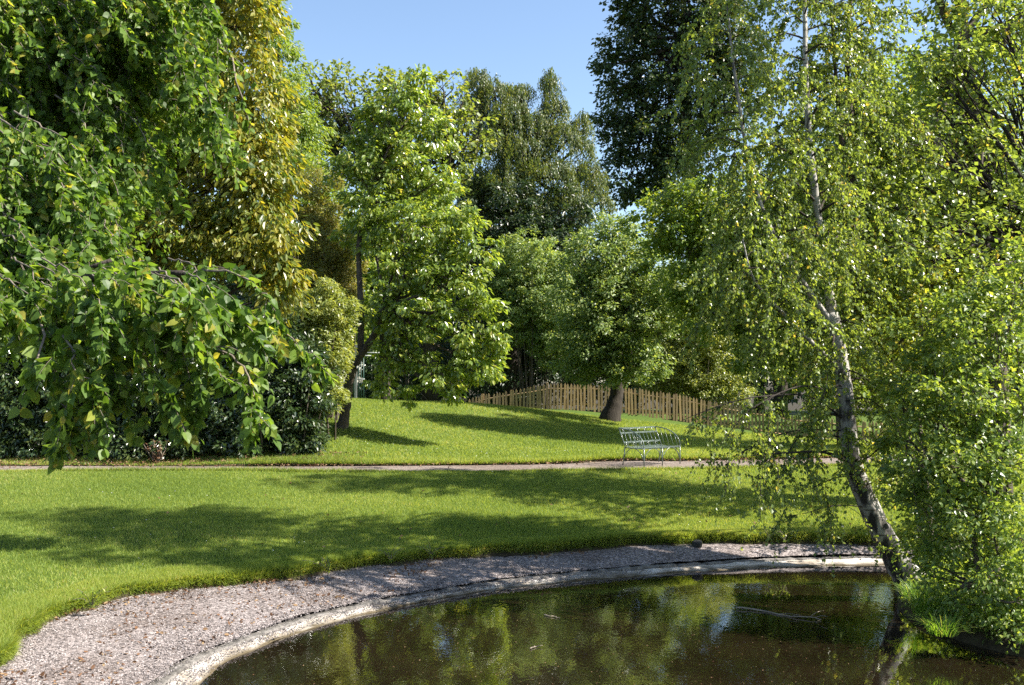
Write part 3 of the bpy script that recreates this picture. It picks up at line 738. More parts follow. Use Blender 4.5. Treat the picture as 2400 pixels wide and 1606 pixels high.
# ------------------------------------------------------------------ picket fence behind the mound
def make_fence():
    pts = [(1100, 40.3), (1200, 40.2), (1300, 40), (1420, 40), (1560, 40), (1700, 40), (1850, 39.5), (2000, 38.6), (2150, 37.6)]
    top = [(1100, 934), (1150, 923), (1200, 914), (1250, 905), (1296, 898), (1420, 902), (1470, 907), (1560, 920), (1612, 929), (1700, 946), (1748, 955), (1850, 972), (2000, 985), (2150, 1000)]
    bx = np.array([At(x, 950, d)[:2] for x, d in pts])
    line = resample(np.c_[bx, np.zeros(len(bx))], 400)[:, :2]
    s = np.r_[0, np.cumsum(np.linalg.norm(np.diff(line, axis=0), axis=1))]
    tx, tz = [], []
    for x, y in top:
        d = np.interp(x, [p[0] for p in pts], [p[1] for p in pts]); p = At(x, y, d); tx.append(p[0]); tz.append(p[2])
    root = empty('picket_fence', (*line[0], gz(*line[0])), 'weathered brown wooden picket fence with pointed pales running behind the grassy mound', 'fence')
    n = int(s[-1] / .137)
    rest = MB(); tris = []
    tops = []
    for i in range(n):
        q = i * .137 + RNG.normal() * .010
        c = np.array([np.interp(q, s, line[:, 0]), np.interp(q, s, line[:, 1])])
        zt = float(np.interp(c[0], tx, tz)) + RNG.normal() * .018; zb = zt - 1.08
        t = np.array([np.interp(q + .2, s, line[:, 0]), np.interp(q + .2, s, line[:, 1])]) - c; t = unit(t); t = np.array([*t, 0]); nr = np.array([-t[1], t[0], 0])
        h = .042; d = .011; tl = RNG.normal() * .022
        prof = [(-h, zb), (h, zb), (h + tl, zt - .09), (h * .55 + tl, zt - .035), (tl, zt), (-h * .55 + tl, zt - .035), (-h + tl, zt - .09)]
        v = np.array([np.array([*c, 0]) + t * a + UP * z + nr * e for e in (-d, d) for a, z in prof])
        f4 = [[0, 1, 2, 6], [2, 3, 5, 6], [3, 4, 5, 5], [13, 9, 8, 7], [13, 12, 10, 9], [12, 11, 10, 10]] + [[k, k + 7, (k + 1) % 7 + 7, (k + 1) % 7] for k in range(7)]
        q4 = np.array([f for f in f4 if len(set(f)) == 4]); q3 = np.array([[3, 4, 5], [12, 11, 10]])
        tops.append((c, zt, t, nr))
        if i < 98:
            mesh_obj('picket', v, [q4, q3], M['wood'], root)
        else:
            b = rest.n; rest.add(v, q4); tris.append(q3 + b)
    if rest.n:
        o = mesh_obj('pickets', np.vstack(rest.V), [np.vstack(rest.Q), np.vstack(tris)], M['wood'], root); o['kind'] = 'stuff'
    for dz in (-.22, -.84):
        mb = MB()
        P = np.array([np.array([*c, zt + dz]) + nr * .035 for c, zt, t, nr in tops[::6] + [tops[-1]]])
        mb.tube(P, .032, 4); mb.build('rail', M['wood'], root, smooth=False)
    for c, zt, t, nr in tops[4::19]:
        mb = MB(); mb.box(np.array([*c, zt - .62]) + nr * .10, .09, .09, 1.3, t, nr, UP); mb.build('post', M['wood'], root, smooth=False)
make_fence()

# ------------------------------------------------------------------ green railing gate beside the oak, pale frame behind the fence
def make_gate():
    b = At(845, 942, 38)
    root = empty('railing_gate', (b[0], b[1], b[2]), 'tall green metal railing gate half hidden behind the leaning oak trunk', 'gate')
    def P(px, py, D=38): return At(px, py, D)
    for x in (829, 835, 841, 846.5, 852):
        mb = MB(); mb.tube([P(x, 828), P(x, 950)], .022, 6); mb.build('bar', M['greenmetal'], root)
    for y, x0, x1 in ((889, 826, 855), (834, 826, 870), (827, 830, 890)):
        mb = MB(); mb.tube([P(x0, y), P(x1, y)], .028, 6); mb.build('rail', M['palemetal'], root)
    mb = MB(); mb.box((P(834, 808, 37.9) + P(834, 952, 37.9)) / 2, .085, .085, 2.35); mb.build('post', M['palemetal'], root, smooth=False)
make_gate()
def make_frame():
    b = At(1858, 1010, 43)
    root = empty('metal_railing', b, 'pale grey metal railing frame showing just above the picket fence tops', 'railing')
    D = 43
    for (x0, y0, x1, y1, r) in ((1838, 968, 1878, 972, .022), (1842, 981, 1876, 984, .014)):
        mb = MB(); mb.tube([At(x0, y0, D), At(x1, y1, D)], r, 6); mb.build('rail', M['palemetal'], root)
    for x in (1840, 1858, 1877):
        mb = MB(); mb.tube([At(x, 969 + (x - 1838) * .1, D), At(x, 1012, D)], .020, 6); mb.build('post', M['palemetal'], root)
make_frame()
# ------------------------------------------------------------------ trees and shrubs
def spray(lv, mb, P, r0, leaf, lpm=38, side=.30, sn=7, hang=.5, tone=None, spread=1.0):
    """a drooping bough: main stem, side twigs, leaves hanging along them"""
    P = catmull(P, 14); L = np.linalg.norm(np.diff(P, axis=0), axis=1).sum()
    P[1:-1] += RNG.normal(size=(12, 3)) * .012 * L
    mb.tube(P, np.linspace(r0, r0 * .25, 14), 5, 0, cap=False)
    lines = [P[4:]]
    for k in range(max(3, int(sn * L))):
        t = RNG.uniform(.08, .97); i = t * 13; j = int(i); b = P[j] + (P[min(j + 1, 13)] - P[j]) * (i - j)
        d = unit(P[min(j + 1, 13)] - P[max(j - 1, 0)])
        o = unit(d * .8 + rdir(1)[0] * .8 * spread - UP * .25)
        l = side * RNG.uniform(.5, 1.3) * (1.15 - .6 * t)
        u = np.linspace(0, 1, 6)[:, None]
        q = b + o * (l * u) - UP * (hang * l * u ** 2)
        mb.tube(q, np.linspace(r0 * .3, .0012, 6), 3, 0, cap=False)
        lines.append(q)
    for q in lines:
        l = np.linalg.norm(np.diff(q, axis=0), axis=1).sum(); n = max(4, int(lpm * l))
        t = RNG.random(n) ** .8 * (len(q) - 1.001); j = t.astype(int); f = (t - j)[:, None]
        p = q[j] * (1 - f) + q[j + 1] * f; d = unit(q[j + 1] - q[j])
        A = unit(d * .5 - UP * .40 + rdir(n) * .8)
        p = p + A * (.25 * leaf)
        N = unit(UP * .35 + rdir(n) * .8 + np.array([.25, -.2, 0]))
        tn = RNG.uniform(-.28, .22) if tone is None else tone
        lv.add(p, A, N, leaf * RNG.uniform(.42, 1.3, n), np.clip(RNG.beta(1.5, 1.5, n) + tn, 0, 1))

# ---- near lime tree that hangs into the picture from the left
def make_lime():
    root = empty('lime_tree', (At(-420, 1150, 9.5)[0], At(-420, 1150, 9.5)[1], .9), 'near lime tree with big heart shaped green leaves on boughs drooping in from the left', 'tree')
    lv, mb = Leaves(), MB()
    pp = lambda *q: [At(*x) for x in q]
    tr = np.array([root.location[:], np.array(root.location) + [.1, 0, 2], np.array(root.location) + [.3, -.1, 5], np.array(root.location) + [.5, .1, 9], np.array(root.location) + [.7, 0, 12.5]])
    tb = MB(); tb.tube(catmull(tr, 20) - [0, 0, .3] * np.linspace(1, 0, 20)[:, None], np.linspace(.34, .10, 20), 10, .04)
    fork = At(-260, 640, 8.5)
    # the low bough and what hangs from it
    low = catmull(pp((-420, 620, 9.3), (-60, 672, 7.2), (130, 655, 6.6), (300, 645, 6.2), (430, 640, 6.0)), 24)
    tb.tube(low, np.linspace(.055, .016, 24), 7, .05)
    tb.tube(catmull(pp((-300, 700, 8.6), (-40, 690, 7), (90, 668, 6.7), (260, 610, 6.6)), 14), np.linspace(.06, .012, 14), 6, .05)
    S1 = [((430, 640, 6.0), (530, 700, 5.9), (640, 770, 5.9), (715, 825, 5.9), (780, 890, 5.9)),
          ((300, 650, 6.1), (420, 770, 5.8), (500, 850, 5.6), (570, 920, 5.5), (635, 1005, 5.4)),
          ((430, 640, 6.0), (540, 640, 5.9), (620, 690, 5.9), (655, 760, 5.9)),
          ((350, 640, 6.1), (470, 690, 5.8), (580, 760, 5.7), (620, 830, 5.7)),
          ((200, 650, 6.3), (300, 740, 5.8), (350, 850, 5.6), (372, 910, 5.5), (395, 975, 5.5)),
          ((60, 680, 6.5), (100, 800, 5.4), (140, 920, 5.7), (148, 975, 5.6), (165, 1045, 5.5)),
          ((60, 680, 6.5), (140, 780, 5.6), (200, 880, 5.3), (215, 960, 5.3)),
          ((120, 660, 6.4), (200, 760, 5.8), (260, 860, 5.6), (270, 930, 5.6)),
          ((250, 650, 6.2), (330, 700, 5.9), (420, 800, 5.8), (450, 900, 5.7), (470, 960, 5.7)),
          ((480, 800, 5.7), (560, 850, 5.6), (590, 910, 5.5), (600, 960, 5.5))]
    for s in S1: spray(lv, mb, pp(*s), .009, .060, 74, .27, 11)
    for k in range(44):
        x0 = RNG.uniform(-80, 470); y0 = RNG.uniform(600, 690); D = RNG.uniform(5.6, 7.2)
        ln = RNG.uniform(.45, 1.0); lim = 790 if x0 < 250 else 770
        x1 = x0 + RNG.uniform(60, 190) * ln; y1 = min(y0 + RNG.uniform(120, 260) * ln, lim)
        spray(lv, mb, pp((x0, y0, D), ((x0 + x1) / 2 + 15, (y0 + y1) / 2 - 25, D - .2), (x1, y1, D - .3)), .006, .058, 80, .24, 10)
    for k in range(64):
        D = RNG.uniform(6.2, 7.8); x1 = RNG.uniform(-60, 270); y1 = RNG.uniform(590, 720); l = RNG.uniform(110, 240); a = RNG.uniform(.4, 1.1)
        spray(lv, mb, pp((x1 - l * math.cos(a), y1 - l * math.sin(a), D + .4), (x1 - l * .45 * math.cos(a), y1 - l * .6 * math.sin(a) - 8, D + .15), (x1, y1, D)), .008, .058, 70, .30, 8)
    for k in range(70):
        D = RNG.uniform(6.7, 7.9); x1 = RNG.uniform(-60, 300); y1 = RNG.uniform(420, 650); l = RNG.uniform(160, 320); a = RNG.uniform(.6, 1.1)
        spray(lv, mb, pp((x1 - l * math.cos(a), y1 - l * math.sin(a), D + .5), (x1 - l * .45 * math.cos(a), y1 - l * .6 * math.sin(a) - 8, D + .2), (x1, y1, D)), .008, .056, 64, .32, 8)
    # upper boughs, all raking down to the right
    for k in range(460):
        D = RNG.uniform(7.4, 10.2)
        x1 = RNG.uniform(-60, 560); y1 = RNG.uniform(-40, 690)
        if x1 > 500 - max(0, y1 - 330) * .35 + 40 * math.sin(y1 / 40.0): continue
        if y1 > 330 and x1 > 430 - (y1 - 330) * .55 + RNG.uniform(-50, 50): continue
        if y1 > 500 and x1 > 250 + RNG.uniform(-60, 120): continue
        l = RNG.uniform(150, 330); a = RNG.uniform(.55, 1.0)
        x0, y0 = x1 - l * math.cos(a), y1 - l * math.sin(a)
        spray(lv, mb, pp((x0, y0, D + .5), ((x0 + x1) / 2 + 14, (y0 + y1) / 2 - 18, D + .2), (x1, y1, D)), .009, .058, 60, .34, 7)
    for s in [((60, -160, 9), (250, 20, 8.6), (340, 150, 8.4), (500, 340, 8.2)), ((230, -60, 8.8), (300, 90, 8.4), (460, 270, 8.2), (560, 400, 8.2)), ((-60, 60, 9), (120, 200, 8.6), (290, 330, 8.3), (420, 470, 8.2)),
              ((90, -80, 8.4), (95, 20, 8.2), (130, 100, 8.1), (220, 230, 8)), ((420, -120, 9), (500, 60, 8.8), (560, 190, 8.6), (585, 300, 8.6)), ((-100, 250, 9), (60, 380, 8.4), (200, 500, 8.2), (330, 590, 8.0))]:
        spray(lv, mb, pp(*s), .017, .066, 40, .42, 7)
    # deeper, shaded part of the crown
    cents = crown_fill(lv, lobe_w([(60, 300, 12, 260, 330), (-150, 80, 12, 260, 330), (230, 90, 12.5, 220, 240), (60, 700, 11.5, 190, 160), (-220, 650, 11, 240, 300), (260, 430, 12.5, 170, 160)]),
                       .062, rc=.45, dens=.9, per=70, inner=.35)
    limb_tubes(tb, tr[2], cents, .07, .25, 14)
    cents = crown_fill(lv, lobe_w([(40, 560, 10.5, 170, 130), (250, 300, 11.5, 200, 200), (380, 120, 12, 130, 150), (-40, 420, 10.5, 160, 180), (140, 590, 9.0, 170, 90), (-60, 620, 8.6, 150, 120)]), .060, rc=.42, dens=.8, per=70, inner=.3)
    # top of the crown above the picture
    cents = crown_fill(lv, lobe_w([(-250, -450, 11, 380, 380), (150, -420, 11.5, 330, 260)]), .10, rc=.5, dens=.7, per=30)
    limb_tubes(tb, tr[3], cents, .07, .25, 10)
    lv.build('crown', M['lime'], root, 'heart', .76)
    tb.build('trunk', M['barkdark'], root)
    mb.build('twig', M['twig'], root)
make_lime()

# ---- golden leaved tree behind it
def make_gold():
    base = At(-230, 1290, 16)
    root = empty('golden_tree', (base[0], base[1], .45), 'tree with drooping golden yellow leaves behind the near lime tree', 'tree')
    lv = Leaves()
    lobes = [(560, 60, 15, 95, 130), (560, -120, 15, 120, 160), (585, 240, 15, 95, 130), (600, 420, 14.6, 105, 130), (615, 570, 14.4, 95, 100), (650, 640, 14.3, 60, 110), (470, 560, 14.6, 140, 85), (340, 560, 14.8, 130, 90),
             (420, 330, 15.5, 150, 170), (300, 200, 16, 190, 200), (420, 60, 16, 150, 150), (500, 440, 15, 110, 110), (250, 480, 15.4, 130, 120), (560, 330, 14.8, 110, 110)]
    lw = lobe_w(lobes)
    cents = crown_fill(lv, lw, .095, rc=.33, dens=1.1, per=56, droop=.95, upn=.35, outn=.7, inner=.3, thin=.35, seed=2)
    lv.build('crown', M['gold'], root, 'oval', .42)
    mb = MB(); P = catmull([base, At(-200, 950, 16.4), At(-60, 650, 16.4), At(200, 450, 16), At(430, 330, 15.6)], 22); P[0, 2] = .3
    mb.tube(P, np.linspace(.22, .05, 22), 9, .05)
    limb_tubes(mb, P[9], cents, .05, .3, 14)
    mb.build('trunk', M['barkdark'], root)
make_gold()

# ---- laurel bank behind the path on the left
def shrub(name, label, cat, lobes, mat, leaf, rc=.35, per=60, shape='diamond', ratio=.45, group=None, stems=5, ground=None, stem_mat='bark', **kw):
    lw = lobe_w(lobes)
    c = np.mean([a for a, b in lw], axis=0)
    zg = ground if ground is not None else float(far_z([[c[0], c[1]]])[0])
    root = empty(name, (c[0], c[1], zg), label, cat, group)
    lv = Leaves(); cents = crown_fill(lv, lw, leaf, rc=rc, per=per, **kw)
    P = np.concatenate(lv.P); keep = P[:, 2] > zg - .02
    for k in 'PANLr': setattr(lv, k, [np.concatenate(getattr(lv, k))[keep]])
    lv.build('foliage', M[mat], root, shape, ratio)
    mb = MB()
    for cc, cl in cents:
        for i in range(stems):
            e = cl[RNG.integers(len(cl))]; s = np.array([c[0] * .5 + e[0] * .5 + RNG.normal() * .15, c[1] * .5 + e[1] * .5 + RNG.normal() * .15, zg - .1])
            mb.tube(catmull([s, s * .5 + e * .5 + RNG.normal(size=3) * .15, e], 7), np.linspace(.028, .006, 7), 4, 0, cap=False)
    mb.build('stem', M[stem_mat], root)
    return root
shrub('laurel_shrub', 'glossy dark rounded laurel shrub at the corner where the path meets the upper lawn', 'shrub',
      [(640, 850, 24.6, 110, 110), (730, 900, 24.6, 60, 80), (690, 960, 24.3, 70, 90), (600, 990, 24.3, 120, 100), (710, 1030, 24.1, 50, 55), (560, 900, 24.8, 80, 110)], 'laurel', .10, rc=.3, per=70, dens=1.1, ground=1.08, seed=3)
shrub('laurel_shrub', 'dark laurel shrub with pale sunlit top behind the hanging lime bough tips', 'shrub',
      [(260, 900, 24.8, 160, 100), (420, 880, 25, 140, 110), (400, 960, 24.6, 150, 110), (330, 1030, 24.2, 170, 55), (480, 1000, 24.4, 90, 80)], 'laurel', .10, rc=.3, per=60, ground=1.08, seed=4)
shrub('laurel_shrub', 'deep shaded laurel shrub at the far left end of the path', 'shrub',
      [(60, 880, 24.8, 150, 150), (150, 850, 25.2, 120, 90), (-40, 820, 25.4, 120, 90), (-100, 930, 24.6, 160, 160), (110, 1030, 24.3, 120, 50), (-60, 1040, 24.3, 150, 50)], 'laurel', .10, rc=.3, per=55, ground=1.08, seed=5)
# dark wood behind the laurels
tree('yew_tree', 'dark evergreen tree behind the laurel shrubs on the left', 'tree', None, [(150, 1060, 31), (160, 800, 31), (170, 300, 31)], (.3, .2, .06),
     [(120, 780, 31, 220, 200), (330, 820, 31, 190, 160), (-120, 720, 31, 240, 260), (480, 800, 30, 150, 150), (250, 560, 32, 230, 200), (-40, 420, 33, 260, 260), (560, 640, 31, 110, 160), (330, 330, 33, 220, 220)],
     M['holly'], M['barkdark'], .17, rc=.7, per=55, dens=.9, inner=.3, limb_r=.06)

# ---- green and brownish trees right of the golden one
tree('green_tree', 'fresh green tree showing between the golden tree and the sky', 'tree', None, [(690, 1010, 33), (690, 700, 33), (670, 350, 33), (650, 120, 33)], (.26, .2, .12, .05),
     [(650, 120, 33, 50, 110), (690, 270, 33, 70, 95), (700, 390, 32.5, 75, 80), (640, 330, 33, 90, 150), (620, 40, 33.5, 50, 100), (720, 330, 32.6, 50, 50)], M['mid'], M['bark'], .13, ratio=.4, rc=.5, per=60, dens=1.1, limb_r=.05, droop=.7, seed=8)
shrub('brown_tipped_tree', 'bushy tree with brownish seed tips beside the golden tree', 'tree',
      [(745, 470, 29, 62, 75), (720, 560, 29, 80, 80), (790, 585, 28.6, 55, 60), (820, 640, 28.5, 36, 62), (750, 650, 28.8, 90, 80), (690, 690, 29, 70, 90)], 'brown', .075, rc=.34, per=110, dens=1.25, ratio=.4, stems=6, seed=9)
shrub('pale_shrub', 'tall pale green small leaved shrub just left of the leaning oak trunk', 'shrub',
      [(760, 745, 25.6, 72, 70), (705, 760, 25.8, 60, 90), (775, 825, 25.4, 44, 70), (735, 880, 25.2, 56, 80), (775, 700, 25.7, 50, 50), (770, 930, 25.4, 30, 50)], 'pale', .085, rc=.27, per=75, dens=1.2, stems=1, seed=10)

# ---- thin crowned sycamore far behind
tree('sycamore_tree', 'thin crowned sycamore with bare branches showing against the sky', 'tree', None, [(1010, 940, 44), (1000, 650, 44), (1040, 440, 44), (1050, 260, 44)], (.4, .3, .2, .06),
     [(830, 260, 44, 90, 95), (740, 220, 44, 60, 85), (930, 240, 44, 95, 80), (1040, 230, 44, 70, 70), (1080, 330, 44, 70, 80), (860, 380, 44, 120, 100), (1000, 380, 44, 110, 100), (770, 330, 44, 60, 90)],
     M['syc'], M['barkdark'], .19, rc=.55, per=17, dens=.85, ratio=.75, limb_r=.15, frac=.9, kmax=40, inner=.2, fork=.55, seed=11)
tree('sycamore_tree', 'light green broad tree low behind the oak crown', 'tree', None, [(900, 960, 41), (900, 700, 41), (880, 450, 41)], (.3, .2, .06),
     [(860, 560, 41, 130, 120), (760, 560, 41, 90, 150), (960, 560, 41, 110, 110), (880, 700, 40, 160, 130), (1020, 470, 42, 60, 70)], M['mid'], M['barkdark'], .16, rc=.6, per=55, dens=.9, ratio=.6, seed=12)

# ---- leaning oak on the mound
def make_oak():
    lobes = [(985, 200, 27.6, 40, 42), (940, 250, 27.6, 70, 52), (880, 300, 27.5, 60, 56), (1010, 310, 27.8, 55, 60), (840, 400, 27.5, 60, 80), (930, 390, 27.4, 90, 70), (1020, 430, 27.3, 60, 45), (870, 520, 27.2, 80, 80),
             (990, 530, 26.8, 100, 60), (1085, 520, 26.8, 60, 46), (1115, 590, 26.6, 48, 46), (950, 630, 26.6, 95, 66), (1060, 660, 26.4, 95, 62), (1130, 720, 26.3, 46, 46), (1165, 800, 26.2, 42, 46), (1120, 860, 26.2, 62, 40),
             (1000, 745, 26.3, 90, 55), (1100, 790, 26.2, 70, 44), (900, 720, 26.8, 60, 46), (1040, 880, 26.0, 50, 46), (965, 850, 26.3, 50, 36), (895, 890, 26.3, 32, 42), (955, 915, 26.1, 26, 36), (1055, 930, 26.0, 20, 28), (925, 800, 26.4, 45, 30)]
    root = empty('oak_tree', At(798, 1006, 27), 'leaning young oak with bright sunlit glossy leaves on the grass mound', 'tree')
    lv = Leaves(); cents = crown_fill(lv, lobe_w(lobes), .12, rc=.34, dens=.92, per=40, droop=.75, upn=.75, outn=.45, inner=.22, thin=.55, flat=.5, seed=13)
    lv.build('crown', M['oak'], root, 'oval', .5)
    mb = MB()
    P = catmull([At(797, 1012, 27), At(806, 985, 27), At(814, 935, 27), At(820, 890, 27), At(838, 845, 27), At(868, 800, 26.9), At(895, 745, 26.9), At(905, 690, 27)], 34)
    R = np.interp(np.linspace(0, 1, 34), [0, .08, .2, 1], [.27, .17, .135, .075]); P[0, 2] -= .25
    mb.tube(P, R, 10, .06)
    Q = catmull([P[20], At(846, 720, 27.1), At(842, 560, 27.3), At(880, 420, 27.5), At(930, 300, 27.6), At(980, 210, 27.6)], 28)
    mb.tube(Q, np.linspace(.10, .02, 28), 8, .05)
    up = [c for c in cents if c[0][2] > At(900, 500, 27)[2]]; lo = [c for c in cents if c[0][2] <= At(900, 500, 27)[2]]
    limb_tubes(mb, Q[14], up, .05, .3, 12); limb_tubes(mb, P[31], lo, .055, .35, 14)
    mb.build('trunk', M['bark'], root)
make_oak()

# ---- trees behind the fence
tree('weeping_birch', 'tall weeping birch with hanging olive foliage against the open sky', 'tree', None, [(1230, 950, 48), (1240, 600, 48), (1230, 350, 48), (1210, 200, 48)], (.45, .35, .2, .05),
     [(1120, 185, 48, 34, 34), (1160, 215, 48, 44, 44), (1105, 250, 48, 34, 44), (1215, 215, 48, 36, 30), (1195, 270, 47.5, 50, 50), (1290, 190, 48, 24, 32), (1300, 245, 48, 32, 36), (1255, 290, 47.5, 46, 40), (1150, 330, 47.5, 56, 54), (1310, 320, 47.5, 48, 44), (1220, 350, 47, 56, 44),
      (1365, 285, 48, 24, 30), (1355, 340, 48, 36, 40), (1280, 400, 47, 70, 46), (1180, 430, 47, 70, 56), (1380, 410, 47.6, 40, 44), (1330, 470, 47, 66, 50), (1240, 490, 47, 80, 50), (1400, 480, 47.6, 40, 50), (1120, 440, 47.4, 50, 60)],
     M['weep'], M['barkdark'], .12, weep=True, rc=.55, per=34, dens=1.45, hang=(.4, 2.6), ratio=.45, limb_r=.10, frac=.25, fork=.6, seed=14)
tree('holly_tree', 'dark holly like tree below the weeping birch', 'tree', None, [(1200, 950, 46), (1200, 750, 46), (1200, 500, 46)], (.3, .25, .06),
     [(1210, 500, 46, 110, 75), (1120, 480, 46, 60, 70), (1310, 510, 46, 80, 70), (1200, 620, 46, 140, 110), (1110, 620, 46, 80, 120), (1330, 620, 46, 110, 90)], M['holly'], M['barkdark'], .15, rc=.6, per=60, dens=1.0, ratio=.55, seed=15)
shrub('hedge', 'dark shaded evergreen hedge behind the picket fence', 'hedge',
      [(1120, 850, 47, 90, 110), (1250, 840, 47, 100, 110), (1380, 830, 47, 100, 110), (1500, 840, 47, 100, 110), (1000, 860, 46, 90, 90), (880, 840, 44, 90, 110), (1620, 860, 48, 90, 80), (1180, 740, 47, 110, 80), (1330, 740, 47, 110, 80)], 'holly', .15, rc=.6, per=60, dens=.95, seed=16)
shrub('domed_shrub_tree', 'round topped blue green tree with sunlit dome between oak and leaning trunk', 'tree',
      [(1245, 615, 43.3, 80, 75), (1200, 680, 43.3, 60, 80), (1290, 700, 42.9, 80, 80), (1235, 740, 43.1, 90, 70), (1310, 800, 42.8, 70, 60)], 'apple', .11, rc=.38, per=75, dens=1.25, ratio=.5, stems=4, seed=17)
tree('apple_tree', 'blue green broad tree with leaning dark trunk in front of the picket fence', 'tree', None, [(1428, 990, 36), (1442, 940, 36), (1450, 895, 36), (1470, 800, 36), (1460, 680, 36)], (.44, .26, .22, .17, .08),
     [(1400, 610, 34.8, 85, 75), (1490, 620, 34.8, 85, 80), (1370, 700, 34.5, 90, 80), (1460, 740, 34.2, 110, 90), (1390, 800, 34.4, 90, 65), (1550, 700, 34.6, 80, 90), (1490, 850, 34.1, 70, 50), (1420, 870, 34.4, 60, 32), (1350, 850, 34.8, 50, 40), (1440, 545, 35.3, 60, 45)],
     M['apple'], M['barkdark'], .11, rc=.42, per=70, dens=1.2, ratio=.5, fork=.55, limb_r=.11, seed=18)
shrub('hawthorn_shrub', 'pale flecked hawthorn bush leaning over the fence right of the dark trunk', 'shrub',
      [(1560, 730, 42, 70, 70), (1640, 760, 42, 80, 90), (1580, 830, 41.9, 80, 70), (1680, 850, 41.9, 80, 70), (1545, 890, 41.9, 60, 45), (1630, 910, 41.7, 70, 42), (1710, 920, 41.7, 60, 36)], 'pale', .10, rc=.34, per=65, dens=1.1, ratio=.5, seed=19)
tree('tall_dark_tree', 'tallest dark tree rising past the top of the picture beside the sky gap', 'tree', None, [(1640, 985, 54), (1630, 650, 54), (1610, 300, 54), (1600, -100, 54)], (.5, .4, .28, .12),
     [(1480, 80, 54, 70, 70), (1420, 150, 54, 34, 50), (1450, 220, 54, 60, 70), (1440, 320, 54, 52, 70), (1560, 20, 54, 95, 90), (1660, 60, 54, 100, 110), (1730, 150, 54, 60, 100), (1560, 180, 54, 100, 100), (1670, 250, 54, 90, 110), (1540, 320, 54, 100, 90),
      (1470, 420, 54, 80, 70), (1600, 420, 54, 110, 90), (1600, -150, 54, 130, 130), (1700, -100, 54, 90, 120), (1480, -40, 54, 60, 70)],
     M['dark'], M['barkdark'], .20, rc=.8, per=66, dens=1.05, ratio=.6, limb_r=.14, inner=.3, seed=20)
tree('mid_green_tree', 'leafy mid green tree below the tall dark tree and left of the birch stems', 'tree', None, [(1985, 1045, 30.5), (1960, 800, 30.3), (1850, 640, 30)], (.3, .22, .06),
     [(1560, 520, 29.8, 90, 70), (1640, 480, 29.8, 90, 70), (1700, 560, 29.8, 100, 90), (1800, 560, 29.8, 90, 110), (1620, 610, 29.8, 110, 90), (1760, 700, 29.8, 110, 90), (1680, 720, 29.8, 90, 70), (1840, 780, 29.8, 80, 90), (1790, 830, 29.8, 80, 56), (1900, 700, 29.8, 90, 90), (1920, 840, 29.8, 80, 60)],
     M['mid'], M['bark'], .115, rc=.42, per=60, dens=1.05, ratio=.6, limb_r=.06, seed=21)
# woods that close the view
for lab, T, lob, mt in [
    ('rounded background tree beyond the gate on the left', [(640, 960, 60), (640, 500, 60)], [(560, 500, 60, 120, 150), (700, 560, 60, 120, 140), (640, 720, 60, 160, 150), (450, 700, 60, 150, 200), (840, 740, 58, 130, 130)], 'mid'),
    ('dark background tree beyond the fence behind the domed tree', [(1150, 960, 62), (1150, 600, 62)], [(1100, 640, 62, 110, 120), (1230, 640, 62, 120, 130), (1000, 700, 62, 110, 130), (1340, 660, 62, 110, 130), (1150, 800, 60, 200, 100)], 'holly'),
    ('green background tree rising behind the birch stems', [(1830, 970, 55), (1830, 500, 55)], [(1800, 470, 55, 90, 130), (1900, 420, 55, 90, 120), (1850, 620, 55, 140, 130), (1700, 600, 55, 120, 140), (1980, 520, 55, 110, 140), (1900, 780, 54, 180, 120)], 'apple'),
    ('broad background tree filling the right behind the near trees', [(2150, 980, 45), (2150, 500, 45)], [(2080, 420, 45, 100, 130), (2200, 330, 45, 120, 140), (2330, 380, 45, 140, 160), (2150, 580, 45, 150, 130), (2320, 650, 45, 170, 150), (2100, 760, 44, 160, 120), (2350, 860, 43, 170, 120), (1990, 860, 42, 120, 80)], 'mid')]:
    tree('background_tree', lab, 'tree', None, T, (.4, .1), lob, M[mt], M['barkdark'], .22, rc=.85, per=55, dens=.8, ratio=.6, limb_r=.12, group='background trees', inner=.25, kmax=6, seed=22)

for k, (x, h, r) in enumerate([(-300, 420, 260), (150, 470, 240), (520, 560, 200), (860, 650, 180), (1180, 680, 170), (1480, 660, 170), (1780, 560, 190), (2080, 520, 200), (2420, 470, 240), (2800, 430, 260)]):
    tree('background_tree', ['dense far tree closing the view, one of a dark row behind the other trees'][0], 'tree', None, [(x, 960, 72), (x, h, 72)], (.4, .1), [(x, h + r * .6, 72, r, r * .6), (x - r * .3, 840, 72, r * .9, 110), (x + r * .5, 820, 70, r * .8, 130)], M['holly'], M['barkdark'], .34, rc=1.3, per=50, dens=.8, ratio=.6, limb_r=.12, group='far wood', inner=.25, kmax=4, seed=60 + k)

